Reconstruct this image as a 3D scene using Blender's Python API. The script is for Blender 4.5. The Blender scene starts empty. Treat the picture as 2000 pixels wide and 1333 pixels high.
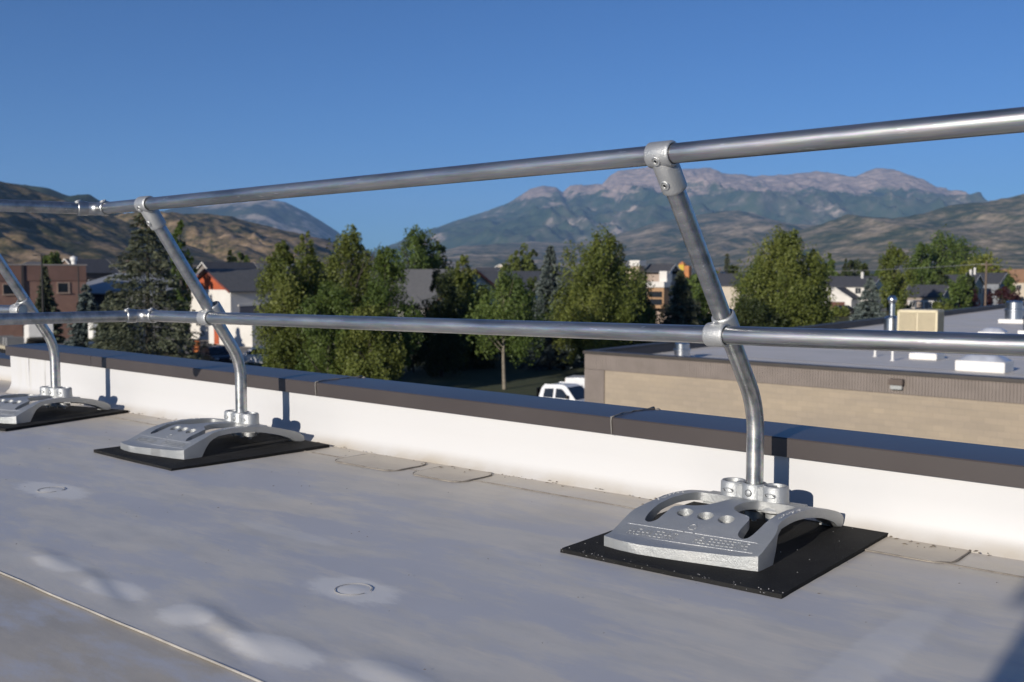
import bpy, bmesh, math, random
import numpy as np
from mathutils import Vector, Matrix
from mathutils.geometry import delaunay_2d_cdt
sc = bpy.context.scene
COL = sc.collection
R = math.radians

# ------------------------------------------------------------------ camera
F, CX, CY, HOR = 2000., 1000., 666.5, 535.
PITCH = math.atan((CY - HOR) / F); YAW = R(50.0); HC = 0.72
FH = np.array([-math.cos(YAW), math.sin(YAW), 0.])
RT = np.array([math.sin(YAW), math.cos(YAW), 0.])
FW = FH * math.cos(PITCH) - np.array([0, 0, math.sin(PITCH)])
UP = FH * math.sin(PITCH) + np.array([0, 0, math.cos(PITCH)])
CAM = np.array([0., 0., HC])
cd = bpy.data.cameras.new('camera'); co = bpy.data.objects.new('camera', cd); COL.objects.link(co)
m = Matrix.Identity(4)
for i in range(3):
    m[i][0], m[i][1], m[i][2], m[i][3] = RT[i], UP[i], -FW[i], CAM[i]
co.matrix_world = m
cd.sensor_width = 36; cd.lens = 36 * F / 2000; cd.clip_start = .02; cd.clip_end = 60000
cd.dof.use_dof = True; cd.dof.focus_distance = 2.75; cd.dof.aperture_fstop = 6.0
sc.camera = co
# ------------------------------------------------------------------ world and sun
SUN_EL = R(15.6); SX, SY = 0.07, -1.0                 # horizontal direction towards the sun
sd = np.array([SX, SY, 0]); sd = sd / np.linalg.norm(sd) * math.cos(SUN_EL); sd[2] = math.sin(SUN_EL)
w = bpy.data.worlds.new('World'); sc.world = w; w.use_nodes = True
nt = w.node_tree; bg = nt.nodes['Background']
sky = nt.nodes.new('ShaderNodeTexSky'); sky.sky_type = 'NISHITA'; sky.sun_disc = False
sky.sun_elevation = SUN_EL; sky.sun_rotation = math.atan2(SX, SY)
sky.altitude = 1700; sky.air_density = 1.0; sky.dust_density = 0.25; sky.ozone_density = 2.2
tn = nt.nodes.new('ShaderNodeMix'); tn.data_type = 'RGBA'; tn.blend_type = 'MULTIPLY'; tn.inputs[0].default_value = 1.
tn.inputs[7].default_value = (.31, .595, 1.0, 1)                     # cool white balance of the picture
nt.links.new(sky.outputs[0], tn.inputs[6]); nt.links.new(tn.outputs[2], bg.inputs[0]); bg.inputs[1].default_value = 0.072
sl = bpy.data.lights.new('sun', 'SUN'); so = bpy.data.objects.new('sun', sl); COL.objects.link(so)
sl.energy = 5.0; sl.angle = R(.53); sl.color = (1.0, .93, .83)
so.rotation_euler = Vector((-sd[0], -sd[1], -sd[2])).to_track_quat('-Z', 'Y').to_euler()
sc.view_settings.view_transform = 'Standard'; sc.view_settings.look = 'None'
sc.view_settings.exposure = 0.27; sc.view_settings.gamma = 1
sc.cycles.use_denoising = True; sc.cycles.max_bounces = 6; sc.cycles.volume_bounces = 1
sc.cycles.transparent_max_bounces = 8

# ------------------------------------------------------------------ pixel -> place helpers
def ray(px, py): return FW + RT * (px - CX) / F - UP * (py - CY) / F
def onz(px, py, z=0.): d = ray(px, py); return CAM + d * (z - HC) / d[2]
def ony(px, py, y): d = ray(px, py); return CAM + d * y / d[1]
def atd(px, py, dist): d = ray(px, py); return CAM + d * dist / float(d @ FH)
GZ = -7.6
def gpos(px, d): p = atd(px, HOR, d); return (p[0], p[1], GZ)

# ------------------------------------------------------------------ materials
MATS = {}
def nodes(name):
    mt = bpy.data.materials.new(name); mt.use_nodes = True
    n = mt.node_tree; b = n.nodes['Principled BSDF']
    return mt, n, b
def N(n, t, **k):
    x = n.nodes.new('ShaderNode' + t)
    for a, v in k.items(): setattr(x, a, v)
    return x
def noise(n, scale, detail=5, rough=.55, vec=None, stretch=None):
    t = N(n, 'TexNoise'); t.inputs['Scale'].default_value = scale; t.inputs['Detail'].default_value = detail
    t.inputs['Roughness'].default_value = rough
    if vec is None:
        vec = N(n, 'TexCoord').outputs['Object']
    if stretch:
        mp = N(n, 'Mapping'); mp.inputs['Scale'].default_value = stretch; n.links.new(vec, mp.inputs[0]); vec = mp.outputs[0]
    n.links.new(vec, t.inputs['Vector']); return t
def ramp(n, src, stops):
    r = N(n, 'ValToRGB'); e = r.color_ramp.elements
    while len(e) > 1: e.remove(e[-1])
    e[0].position = stops[0][0]; e[0].color = (*stops[0][1], 1)
    for p, c in stops[1:]:
        q = e.new(p); q.color = (*c, 1)
    n.links.new(src, r.inputs[0]); return r
def mixc(n, fac, a, b, mode='MIX'):
    mx = N(n, 'Mix', data_type='RGBA', blend_type=mode)
    for s, v in ((0, fac), (6, a), (7, b)):
        if isinstance(v, (int, float)): mx.inputs[s].default_value = v
        elif isinstance(v, tuple): mx.inputs[s].default_value = (*v, 1)
        else: n.links.new(v, mx.inputs[s])
    return mx.outputs[2]
def bump(n, b, src, strength=.3, dist=.01):
    u = N(n, 'Bump'); u.inputs['Strength'].default_value = strength; u.inputs['Distance'].default_value = dist
    n.links.new(src, u.inputs['Height']); n.links.new(u.outputs[0], b.inputs['Normal']); return u
def pm(name, c1, c2=None, scale=3., rough=.6, metal=0., bmp=0., bscale=None, bdist=.01, detail=6, lo=.35, hi=.65, stretch=None, spec=.5, rvar=0.):
    if name in MATS: return MATS[name]
    mt, n, b = nodes(name)
    b.inputs['Roughness'].default_value = rough; b.inputs['Metallic'].default_value = metal
    b.inputs['Specular IOR Level'].default_value = spec
    t = noise(n, scale, detail, stretch=stretch)
    c2 = c2 or tuple(x * .8 for x in c1)
    r = ramp(n, t.outputs[0], [(lo, c1), (hi, c2)])
    n.links.new(r.outputs[0], b.inputs['Base Color'])
    if rvar:
        mr = N(n, 'MapRange'); mr.inputs[3].default_value = rough - rvar; mr.inputs[4].default_value = rough + rvar
        n.links.new(t.outputs[0], mr.inputs[0]); n.links.new(mr.outputs[0], b.inputs['Roughness'])
    if bmp:
        t2 = noise(n, bscale or scale * 8, 4); bump(n, b, t2.outputs[0], bmp, bdist)
    MATS[name] = mt; return mt

# galvanised pipe: spangle, streaks of dust, scratches
def pipe_mat():
    mt, n, b = nodes('galvanised pipe')
    b.inputs['Metallic'].default_value = .95
    t = noise(n, 14, 6, .6, stretch=(.25, 2, 2)); t2 = noise(n, 130, 3, .6, stretch=(.15, 1, 1)); v = N(n, 'TexVoronoi')
    v.inputs['Scale'].default_value = 120
    c = ramp(n, t.outputs[0], [(.34, (.32, .335, .335)), (.48, (.45, .455, .45)), (.56, (.50, .50, .485)), (.68, (.58, .57, .54))])
    c2 = mixc(n, .25, c.outputs[0], v.outputs['Color'], 'SOFT_LIGHT')
    sc_ = ramp(n, t2.outputs[0], [(.66, (0, 0, 0)), (.72, (1, 1, 1))])
    c3 = mixc(n, sc_.outputs[0], c2, (.74, .74, .72))
    n.links.new(c3, b.inputs['Base Color'])
    mr = N(n, 'MapRange'); mr.inputs[3].default_value = .24; mr.inputs[4].default_value = .46
    n.links.new(t.outputs[0], mr.inputs[0]); n.links.new(mr.outputs[0], b.inputs['Roughness'])
    bump(n, b, t2.outputs[0], .08, .002)
    return mt
PIPE = pipe_mat()
def cast_mat(name, a, c, rough):
    mt, n, b = nodes(name)
    b.inputs['Metallic'].default_value = .62
    t = noise(n, 9, 5, .6); g = noise(n, 520, 2, .5); g2 = noise(n, 120, 3, .6)
    r = ramp(n, t.outputs[0], [(.3, a), (.7, c)])
    n.links.new(r.outputs[0], b.inputs['Base Color'])
    mr = N(n, 'MapRange'); mr.inputs[3].default_value = rough - .08; mr.inputs[4].default_value = rough + .1
    n.links.new(t.outputs[0], mr.inputs[0]); n.links.new(mr.outputs[0], b.inputs['Roughness'])
    u = bump(n, b, g.outputs[0], .55, .0016)
    u2 = N(n, 'Bump'); u2.inputs['Strength'].default_value = .25; u2.inputs['Distance'].default_value = .004
    n.links.new(g2.outputs[0], u2.inputs['Height']); n.links.new(u2.outputs[0], u.inputs['Normal'])
    return mt
CAST = cast_mat('galvanised casting', (.37, .385, .39), (.46, .465, .46), .48)
FIT = cast_mat('galvanised fitting', (.42, .43, .43), (.50, .50, .49), .42)
FIT_D = pm('screw socket', (.06, .06, .06), rough=.5, metal=1.)

def rubber_mat():
    mt, n, b = nodes('black rubber')
    b.inputs['Roughness'].default_value = .85; b.inputs['Specular IOR Level'].default_value = .25
    t = noise(n, 7, 5); s = noise(n, 300, 2, .5)
    c = ramp(n, t.outputs[0], [(.35, (.008, .008, .008)), (.75, (.02, .0195, .019))])
    f = ramp(n, s.outputs[0], [(.71, (0, 0, 0)), (.74, (1, 1, 1))])
    n.links.new(mixc(n, f.outputs[0], c.outputs[0], (.16, .155, .15)), b.inputs['Base Color'])
    g = noise(n, 420, 3); bump(n, b, g.outputs[0], .6, .003)
    return mt
RUBBER = rubber_mat()
SPECK = pm('pale grit', (.6, .58, .55), rough=.8)

# ------------------------------------------------------------------ mesh builder
class MB:
    def __init__(s): s.v = []; s.f = []
    def add(s, vs, fs):
        o = len(s.v); s.v += [tuple(map(float, p)) for p in vs]; s.f += [tuple(i + o for i in f) for f in fs]; return s
    def box(s, c, d, rz=0.):
        x, y, z = c; a, b, h = d[0] / 2, d[1] / 2, d[2] / 2; cs, sn = math.cos(rz), math.sin(rz)
        vs = [(x + i * a * cs - j * b * sn, y + i * a * sn + j * b * cs, z + k * h) for k in (-1, 1) for i, j in ((-1, -1), (1, -1), (1, 1), (-1, 1))]
        return s.add(vs, [(3, 2, 1, 0), (4, 5, 6, 7), (0, 1, 5, 4), (1, 2, 6, 5), (2, 3, 7, 6), (3, 0, 4, 7)])
    def tube(s, pts, rad, n=12, caps=True):
        P = [np.array(p, float) for p in pts]; k = len(P)
        rr = rad if hasattr(rad, '__len__') else [rad] * k
        T = [(P[min(i + 1, k - 1)] - P[max(i - 1, 0)]) for i in range(k)]; T = [t / np.linalg.norm(t) for t in T]
        a = np.array([0, 0, 1.]) if abs(T[0][2]) < .9 else np.array([1., 0, 0])
        u = np.cross(a, T[0]); u /= np.linalg.norm(u); vs = []
        for i in range(k):
            u = u - T[i] * (u @ T[i]); u /= np.linalg.norm(u); q = np.cross(T[i], u)
            for j in range(n):
                an = 2 * math.pi * j / n; vs.append(P[i] + (u * math.cos(an) + q * math.sin(an)) * rr[i])
        fs = [(i * n + j, i * n + (j + 1) % n, (i + 1) * n + (j + 1) % n, (i + 1) * n + j) for i in range(k - 1) for j in range(n)]
        if caps: fs += [tuple(range(n - 1, -1, -1)), tuple((k - 1) * n + j for j in range(n))]
        return s.add(vs, fs)
    def lathe(s, prof, o, ax, n=24, close=False):
        o = np.array(o, float); ax = np.array(ax, float); ax /= np.linalg.norm(ax)
        a = np.array([0, 0, 1.]) if abs(ax[2]) < .9 else np.array([1., 0, 0])
        u = np.cross(a, ax); u /= np.linalg.norm(u); q = np.cross(ax, u)
        vs = [o + ax * h + (u * math.cos(2 * math.pi * j / n) + q * math.sin(2 * math.pi * j / n)) * r for r, h in prof for j in range(n)]
        k = len(prof); fs = [(i * n + j, i * n + (j + 1) % n, ((i + 1) % k) * n + (j + 1) % n, ((i + 1) % k) * n + j) for i in range(k if close else k - 1) for j in range(n)]
        return s.add(vs, fs)
    def prism(s, poly, y0, y1, T=None):
        """poly of (x,z) extruded along y"""
        n = len(poly); vs = [(x, y0, z) for x, z in poly] + [(x, y1, z) for x, z in poly]
        if T: vs = [T(p) for p in vs]
        return s.add(vs, [tuple(range(n)), tuple(range(2 * n - 1, n - 1, -1))] + [(i, i + n, (i + 1) % n + n, (i + 1) % n) for i in range(n)])
    def build(s, name, mat, parent=None, smooth=None, bevel=0., loc=None, rz=0., seg=2):
        me = bpy.data.meshes.new(name); me.from_pydata(s.v, [], s.f); me.update()
        if bevel or True:
            bm = bmesh.new(); bm.from_mesh(me)
            if bevel:
                es = [e for e in bm.edges if len(e.link_faces) == 2 and e.calc_face_angle(0) > R(35)]
                bmesh.ops.bevel(bm, geom=es, offset=bevel, segments=seg, affect='EDGES', clamp_overlap=True)
            bmesh.ops.recalc_face_normals(bm, faces=bm.faces[:]); bm.to_mesh(me); bm.free()
        return link(name, me, mat, parent, smooth, loc, rz)
def link(name, me, mat, parent=None, smooth=None, loc=None, rz=0.):
    o = bpy.data.objects.new(name, me); COL.objects.link(o)
    if mat: me.materials.append(mat)
    if smooth is not None:
        me.polygons.foreach_set('use_smooth', [True] * len(me.polygons))
        if smooth < 180: me.set_sharp_from_angle(angle=R(smooth))
    if parent: o.parent = parent
    if loc is not None: o.location = loc
    o.rotation_euler.z = rz; return o
def tag(o, label=None, cat=None, group=None, kind=None):
    if label: o['label'] = label
    if cat: o['category'] = cat
    if group: o['group'] = group
    if kind: o['kind'] = kind
    return o
def thing(name, label, cat, loc=(0, 0, 0), rz=0., group=None):
    o = bpy.data.objects.new(name, None); COL.objects.link(o); o.location = loc; o.rotation_euler.z = rz; o.empty_display_size = .2
    return tag(o, label, cat, group)
def mesh_np(name, V, Fa, mat, parent=None, smooth=False, attr=None):
    V = np.asarray(V, np.float32); Fa = np.asarray(Fa, np.int32); k = Fa.shape[1]
    me = bpy.data.meshes.new(name); me.vertices.add(len(V)); me.vertices.foreach_set('co', V.ravel())
    me.loops.add(Fa.size); me.loops.foreach_set('vertex_index', Fa.ravel())
    me.polygons.add(len(Fa)); me.polygons.foreach_set('loop_start', np.arange(0, Fa.size, k, dtype=np.int32))
    me.polygons.foreach_set('loop_total', np.full(len(Fa), k, np.int32))
    if attr is not None:
        a = me.attributes.new('tint', 'FLOAT', 'FACE'); a.data.foreach_set('value', np.asarray(attr, np.float32))
    me.update(calc_edges=True); me.validate()
    if smooth: me.polygons.foreach_set('use_smooth', [True] * len(me.polygons))
    o = bpy.data.objects.new(name, me); COL.objects.link(o); me.materials.append(mat)
    if parent: o.parent = parent
    return o
def copy_tree(o, parent=None):
    c = o.copy(); COL.objects.link(c); c.parent = parent
    for ch in list(o.children): copy_tree(ch, c)
    return c
def vnoise(x, y, seed):
    xi = np.floor(x).astype(np.int64); yi = np.floor(y).astype(np.int64); fx = x - xi; fy = y - yi
    def h(a, b):
        k = (a * 374761393 + b * 668265263 + seed * 1274126177) & 0x7fffffff
        k = ((k ^ (k >> 13)) * 1274126177) & 0x7fffffff
        return ((k ^ (k >> 16)) & 0xffff) / 65535.
    u = fx * fx * fx * (fx * (fx * 6 - 15) + 10); v = fy * fy * fy * (fy * (fy * 6 - 15) + 10)
    return (h(xi, yi) * (1 - u) + h(xi + 1, yi) * u) * (1 - v) + (h(xi, yi + 1) * (1 - u) + h(xi + 1, yi + 1) * u) * v
def ridged(x, y, seed, octv=5, gain=.5):
    a, s, t = 1., 0., 0.
    for o in range(octv):
        s = s + a * (1 - np.abs(2 * vnoise(x, y, seed + o) - 1)); t += a; a *= gain; x = x * 2.03 + 7.1; y = y * 2.03 + 3.3
    return s / t
def fbm(x, y, seed, octv=4):
    a, s, t = 1., 0., 0.
    for o in range(octv):
        s = s + a * vnoise(x, y, seed + o); t += a; a *= .5; x = x * 2.1 + 5.2; y = y * 2.1 + 1.3
    return s / t

# ================================================================== SETTING
# ---- town ground: one sheet reaching under the mountains
def ground_mat():
    mt, n, b = nodes('valley ground'); b.inputs['Roughness'].default_value = .95; b.inputs['Specular IOR Level'].default_value = .1
    tc = N(n, 'TexCoord').outputs['Object']
    a = noise(n, .012, 6, .6, tc); c = noise(n, .15, 6, .6, tc); d = noise(n, .0016, 4, .6, tc)
    r1 = ramp(n, a.outputs[0], [(.38, (.05, .065, .022)), (.5, (.10, .10, .045)), (.62, (.17, .14, .085))])
    r2 = ramp(n, c.outputs[0], [(.3, (.6, .6, .6)), (.7, (1.15, 1.1, 1.))])
    r3 = ramp(n, d.outputs[0], [(.42, (.07, .085, .03)), (.58, (.20, .165, .10))])
    geo = N(n, 'VectorMath', operation='LENGTH'); n.links.new(tc, geo.inputs[0])
    mr = N(n, 'MapRange'); mr.inputs[1].default_value = 500; mr.inputs[2].default_value = 1500; n.links.new(geo.outputs['Value'], mr.inputs[0])
    cc = mixc(n, mr.outputs[0], r1.outputs[0], r3.outputs[0])
    n.links.new(mixc(n, 1., cc, r2.outputs[0], 'MULTIPLY'), b.inputs['Base Color'])
    return mt
gm = MB(); S_ = 21000
gm.add([(-S_, -S_, GZ), (S_, -S_, GZ), (S_, S_, GZ), (-S_, S_, GZ)], [(0, 1, 2, 3)])
g = gm.build('ground', ground_mat()); g['kind'] = 'structure'
ASPH = pm('asphalt', (.055, .055, .057), (.085, .083, .08), scale=.35, rough=.9, detail=8)
GRAV = pm('gravel yard', (.17, .155, .14), (.25, .23, .20), scale=.5, rough=.95, detail=8)
def flat(name, quad, mat, dz):
    o = MB().add([(p[0], p[1], GZ + dz) for p in quad], [(0, 1, 2, 3)]).build(name, mat); o['kind'] = 'structure'; return o
flat('parking_lot', [gpos(-400, 62), gpos(1150, 40), gpos(1190, 72), gpos(-400, 128)], ASPH, .03)
flat('gravel_yard', [gpos(-500, 128.5), gpos(760, 98), gpos(900, 150), gpos(-500, 190)], GRAV, .05)
flat('street', [gpos(1150, 150), gpos(2400, 150), gpos(2400, 163), gpos(1150, 163)], ASPH, .04)
flat('lawn', [gpos(700, 70), gpos(1250, 66), gpos(1300, 96), gpos(700, 96)], pm('lawn grass', (.03, .045, .012), (.055, .06, .022), scale=1.5, rough=.95), .06)

# ---- hills and mountains
def hill_mat(name, stops, sc1, sc2, rockz=None, rock=None, warp=.5):
    mt, n, b = nodes(name); b.inputs['Roughness'].default_value = .95; b.inputs['Specular IOR Level'].default_value = .05
    tc = N(n, 'TexCoord').outputs['Object']
    a = noise(n, sc1, 8, .62, tc); c = noise(n, sc2, 6, .65, tc)
    ad = N(n, 'Math', operation='MULTIPLY_ADD'); ad.inputs[1].default_value = .45; n.links.new(c.outputs[0], ad.inputs[0])
    ml = N(n, 'Math', operation='MULTIPLY'); ml.inputs[1].default_value = .55; n.links.new(a.outputs[0], ml.inputs[0]); n.links.new(ml.outputs[0], ad.inputs[2])
    col = ramp(n, ad.outputs[0], stops).outputs[0]
    if rockz:
        z = N(n, 'SeparateXYZ'); n.links.new(tc, z.inputs[0])
        mr = N(n, 'MapRange'); mr.inputs[1].default_value = rockz[0]; mr.inputs[2].default_value = rockz[1]; n.links.new(z.outputs[2], mr.inputs[0])
        nn = noise(n, rockz[2], 8, .7, tc, stretch=(1, 1, 2.2))
        s = N(n, 'Math', operation='ADD'); n.links.new(mr.outputs[0], s.inputs[0]); n.links.new(nn.outputs[0], s.inputs[1])
        f = ramp(n, s.outputs[0], [(.86 / 1.0, (0, 0, 0)), (.93, (1, 1, 1))])
        st = noise(n, rockz[2] * 4, 8, .7, tc, stretch=(1, 1, 4))
        rc = ramp(n, st.outputs[0], [(.35, rock[0]), (.65, rock[1])])
        col = mixc(n, f.outputs[0], col, rc.outputs[0])
    n.links.new(col, b.inputs['Base Color'])
    bb = noise(n, sc2 * 1.5, 6, .7, tc); bump(n, b, bb.outputs[0], .5, .12 / sc2)
    return mt
def mountain(name, prof, D, front, back, seed, L, amp, skew, mat, ns=300, nd=110, p=1.15, px0=-500, px1=2500, rough=.0):
    px = np.linspace(px0, px1, ns); xs = [q[0] for q in prof]; ys = [q[1] for q in prof]
    py = np.interp(px, xs, ys)
    s = (px - CX) / F * D
    py = py - rough * (ridged(px / 34., px * 0 + seed, seed + 40, 4) - .6)
    crest = HC + (HOR - py) / F * D - GZ
    t = np.concatenate([np.linspace(0, 1, nd), 1 + np.linspace(.06, 1, 14)])
    dep = np.where(t <= 1, D - front + front * t, D + back * (t - 1))
    g_ = np.where(t <= 1, np.clip(t, 0, 1) ** p, np.clip(2 - t, 0, 1) ** 1.3)
    S2, D2 = np.meshgrid(s, dep); G2 = np.repeat(g_[:, None], ns, 1); C2 = np.repeat(crest[None, :], len(t), 0)
    q = (S2 + skew * (D2 - D)) / L
    wv = fbm(S2 / (L * 2.3), D2 / (L * 2.3), seed + 9) * 1.1
    rn = ridged(q + wv, D2 / (L * 3.2) + wv * .4, seed, 6, .48)
    fine = ridged(S2 / (L * .3), D2 / (L * .3), seed + 20, 4)
    env = np.clip(1 - G2, 0, 1) ** .6 * np.clip(G2 * 3.2, 0, 1)
    rgh = .16
    amp = amp * np.clip(C2 / (.9 * np.max(crest)), .0, 1)
    H = C2 * G2 + (rn - .62) * amp * env + (fine - .5) * amp * .16 * np.clip(env * 1.5 + .12, 0, 1)
    H = np.where(np.repeat(t[:, None], ns, 1) <= 0.001, -6., H)
    X = RT[0] * S2 + FH[0] * D2; Y = RT[1] * S2 + FH[1] * D2
    V = np.stack([X, Y, GZ + H], -1).reshape(-1, 3)
    nr = len(t); i = np.arange(nr - 1)[:, None] * ns + np.arange(ns - 1)[None]
    Fa = np.stack([i, i + 1, i + ns + 1, i + ns], -1).reshape(-1, 4)
    o = mesh_np(name, V, Fa, mat, smooth=True); o['kind'] = 'structure'; return o
ROCK = ((.14, .11, .095), (.38, .29, .24))
far_m = hill_mat('far mountain', [(.40, (.02, .038, .018)), (.49, (.045, .062, .03)), (.565, (.09, .09, .06)), (.62, (.32, .26, .21))], .0013, .0058, (520, 1650, .0026), ROCK)
mountain('mountain', [(-500, 560), (700, 545), (800, 472), (830, 455), (870, 440), (930, 420), (990, 400), (1020, 382), (1035, 372), (1060, 366), (1085, 368), (1098, 378), (1112, 366), (1140, 364), (1175, 362), (1190, 345), (1205, 336), (1260, 331), (1320, 334), (1385, 330), (1405, 340), (1470, 346), (1520, 345), (1590, 338), (1640, 348), (1665, 347), (1685, 338), (1705, 332), (1740, 333), (1770, 350), (1795, 368), (1810, 375), (1850, 398), (1950, 430), (2100, 445), (2500, 440)],
         13500, 5200, 2600, 11, 800, 900, .35, far_m, ns=520, nd=150, p=1.0, px0=600, px1=2500, rough=2.5)
left_far = hill_mat('far blue mountain', [(.40, (.02, .035, .018)), (.50, (.05, .06, .035)), (.57, (.30, .25, .2))], .0014, .006, (450, 1400, .0026), ROCK)
mountain('mountain', [(-500, 520), (100, 470), (250, 430), (350, 408), (420, 402), (480, 396), (530, 391), (560, 397), (600, 415), (640, 440), (665, 456), (720, 490), (800, 525), (900, 550)],
         11500, 4200, 2200, 23, 800, 420, .3, left_far, ns=240, nd=100, px0=-500, px1=900, rough=4)
foot_m = hill_mat('foothill', [(.40, (.03, .044, .018)), (.46, (.07, .074, .034)), (.51, (.16, .13, .075)), (.56, (.27, .21, .13)), (.63, (.40, .32, .22))], .003, .014)
mountain('foothill', [(-500, 540), (700, 530), (800, 512), (860, 492), (900, 482), (960, 478), (1040, 472), (1120, 476), (1180, 465), (1290, 434), (1350, 424), (1400, 414), (1440, 413), (1480, 422), (1540, 440), (1620, 440), (1700, 448), (2500, 470)],
         8200, 3600, 1500, 31, 520, 170, -.5, foot_m, ns=340, nd=110, px0=600, px1=2500, rough=3)
foot_n = hill_mat('near foothill', [(.40, (.035, .048, .02)), (.46, (.075, .078, .036)), (.51, (.16, .135, .077)), (.56, (.27, .21, .13)), (.63, (.40, .32, .22))], .004, .018)
mountain('foothill', [(600, 545), (1300, 520), (1420, 492), (1520, 462), (1600, 440), (1650, 420), (1690, 424), (1740, 428), (1800, 418), (1850, 402), (1880, 398), (1920, 397), (1960, 388), (2000, 378), (2120, 360), (2500, 350)],
         5600, 2700, 1200, 47, 420, 150, .5, foot_n, ns=300, nd=110, px0=900, px1=2500, rough=3)
scrub = hill_mat('scrub hill', [(.40, (.026, .03, .014)), (.455, (.06, .055, .026)), (.50, (.13, .102, .052)), (.55, (.22, .155, .086)), (.61, (.33, .235, .145))], .008, .045)
wood = hill_mat('wooded ridge', [(.4, (.025, .035, .016)), (.55, (.045, .055, .025)), (.68, (.11, .095, .055))], .004, .02)
mountain('hill', [(-500, 330), (-100, 345), (40, 362), (100, 369), (140, 383), (180, 382), (215, 400), (270, 430), (350, 470), (450, 510), (700, 548)],
         3900, 1500, 700, 53, 330, 150, .4, wood, ns=240, nd=90, px0=-500, px1=700, rough=4)
mountain('hill', [(-500, 330), (-150, 335), (0, 353), (50, 366), (90, 380), (150, 398), (210, 418), (260, 440), (330, 470), (420, 498), (560, 530), (700, 548)],
         2300, 1200, 500, 64, 240, 250, 1.1, scrub, ns=320, nd=140, p=1.0, px0=-500, px1=700, rough=2)
mountain('hill', [(-300, 500), (100, 470), (250, 440), (330, 422), (400, 419), (450, 424), (500, 437), (560, 452), (620, 466), (680, 485), (760, 512), (900, 545)],
         3000, 1100, 600, 71, 260, 230, .9, scrub, ns=280, nd=110, px0=-300, px1=900, rough=3)

# ---- the roof we stand on
def roof_mat(name, base1, base2, blue, spots):
    mt, n, b = nodes(name)
    tc = N(n, 'TexCoord').outputs['Object']
    a = noise(n, 1.7, 6, .6, tc); c = noise(n, 9, 6, .65, tc, stretch=(.45, 1.4, 1)); d = noise(n, 90, 4, .6, tc); e = noise(n, 420, 2, .5, tc)
    col = ramp(n, a.outputs[0], [(.30, base1), (.52, blue), (.72, base2)]).outputs[0]
    cc = ramp(n, c.outputs[0], [(.30, (.86, .87, .89)), (.55, (1., 1., 1.)), (.75, (1.06, 1.04, 1.0))])
    col = mixc(n, 1., col, cc.outputs[0], 'MULTIPLY')
    bl = noise(n, 2.6, 7, .68, tc, stretch=(.55, 1.5, 1)); bf = ramp(n, bl.outputs[0], [(.46, (0, 0, 0)), (.55, (.9, .9, .9))])
    col = mixc(n, bf.outputs[0], col, (.475, .475, .495))
    sm = noise(n, 4.2, 8, .75, tc, stretch=(.3, 1.7, 1)); sf = ramp(n, sm.outputs[0], [(.56, (0, 0, 0)), (.66, (.7, .7, .7))])
    col = mixc(n, sf.outputs[0], col, base2)
    # the rubbed-clean halo of each fastener plate, weld laps and the dirt line at the wall
    sw = noise(n, 22, 6, .7, tc, stretch=(.6, 1.3, 1))
    for (x, y, rx, ry, st, colr) in spots:
        mp = N(n, 'Mapping'); mp.vector_type = 'POINT'
        mp.inputs['Scale'].default_value = (1 / rx, 1 / ry, 0); mp.inputs['Location'].default_value = (-x / rx, -y / ry, 0)
        n.links.new(tc, mp.inputs[0])
        le = N(n, 'VectorMath', operation='LENGTH'); n.links.new(mp.outputs[0], le.inputs[0])
        wob = N(n, 'Math', operation='MULTIPLY_ADD'); wob.inputs[1].default_value = .8; n.links.new(sw.outputs[0], wob.inputs[0]); n.links.new(le.outputs['Value'], wob.inputs[2])
        f = N(n, 'MapRange'); f.interpolation_type = 'SMOOTHSTEP'; f.inputs[1].default_value = 1.45; f.inputs[2].default_value = 1.05; f.inputs[3].default_value = 0; f.inputs[4].default_value = st
        n.links.new(wob.outputs[0], f.inputs[0])
        col = mixc(n, f.outputs[0], col, colr)
    sx = N(n, 'SeparateXYZ'); n.links.new(tc, sx.inputs[0])
    wl = N(n, 'MapRange'); wl.interpolation_type = 'SMOOTHSTEP'; wl.inputs[1].default_value = 2.15; wl.inputs[2].default_value = 2.76; n.links.new(sx.outputs[1], wl.inputs[0])
    dm = N(n, 'Math', operation='MULTIPLY'); n.links.new(wl.outputs[0], dm.inputs[0])
    dr = ramp(n, a.outputs[0], [(.3, (.35, .35, .35)), (.7, (.85, .85, .85))]); n.links.new(dr.outputs[0], dm.inputs[1])
    col = mixc(n, dm.outputs[0], col, (.54, .46, .35))
    sp = ramp(n, e.outputs[0], [(.755, (0, 0, 0)), (.775, (1, 1, 1))])
    col = mixc(n, sp.outputs[0], col, (.22, .2, .18))
    n.links.new(col, b.inputs['Base Color'])
    rr = N(n, 'MapRange'); rr.inputs[1].default_value = .35; rr.inputs[2].default_value = .65; rr.inputs[3].default_value = .40; rr.inputs[4].default_value = .62
    n.links.new(a.outputs[0], rr.inputs[0]); n.links.new(rr.outputs[0], b.inputs['Roughness'])
    b.inputs['Specular IOR Level'].default_value = .45
    u = bump(n, b, d.outputs[0], .12, .002)
    return mt
pale = (.72, .70, .66)
plates = [(onz(100, 958)), (onz(690, 1153))]
spots = [(plates[0][0], plates[0][1], .23, .085, .8, pale), (plates[1][0], plates[1][1], .15, .085, .8, pale)]
for (px, py, rx, ry, st) in [(225, 1150, .13, .05, .55), (365, 1203, .09, .06, .75), (535, 1268, .15, .055, .85), (120, 1102, .12, .05, .6), (760, 1320, .12, .05, .5), (560, 1040, .25, .04, .25), (1700, 1290, .06, .5, .4)]:
    q = onz(px, py); spots.append((q[0], q[1], rx, ry, st, pale))
ROOF = roof_mat('roof membrane', (.62, .57, .49), (.66, .605, .52), (.57, .545, .50), spots)
ROOF2 = roof_mat('roof membrane dusty', (.46, .415, .345), (.52, .47, .395), (.46, .42, .36), [])
SEAM_Y = 1.072
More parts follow.
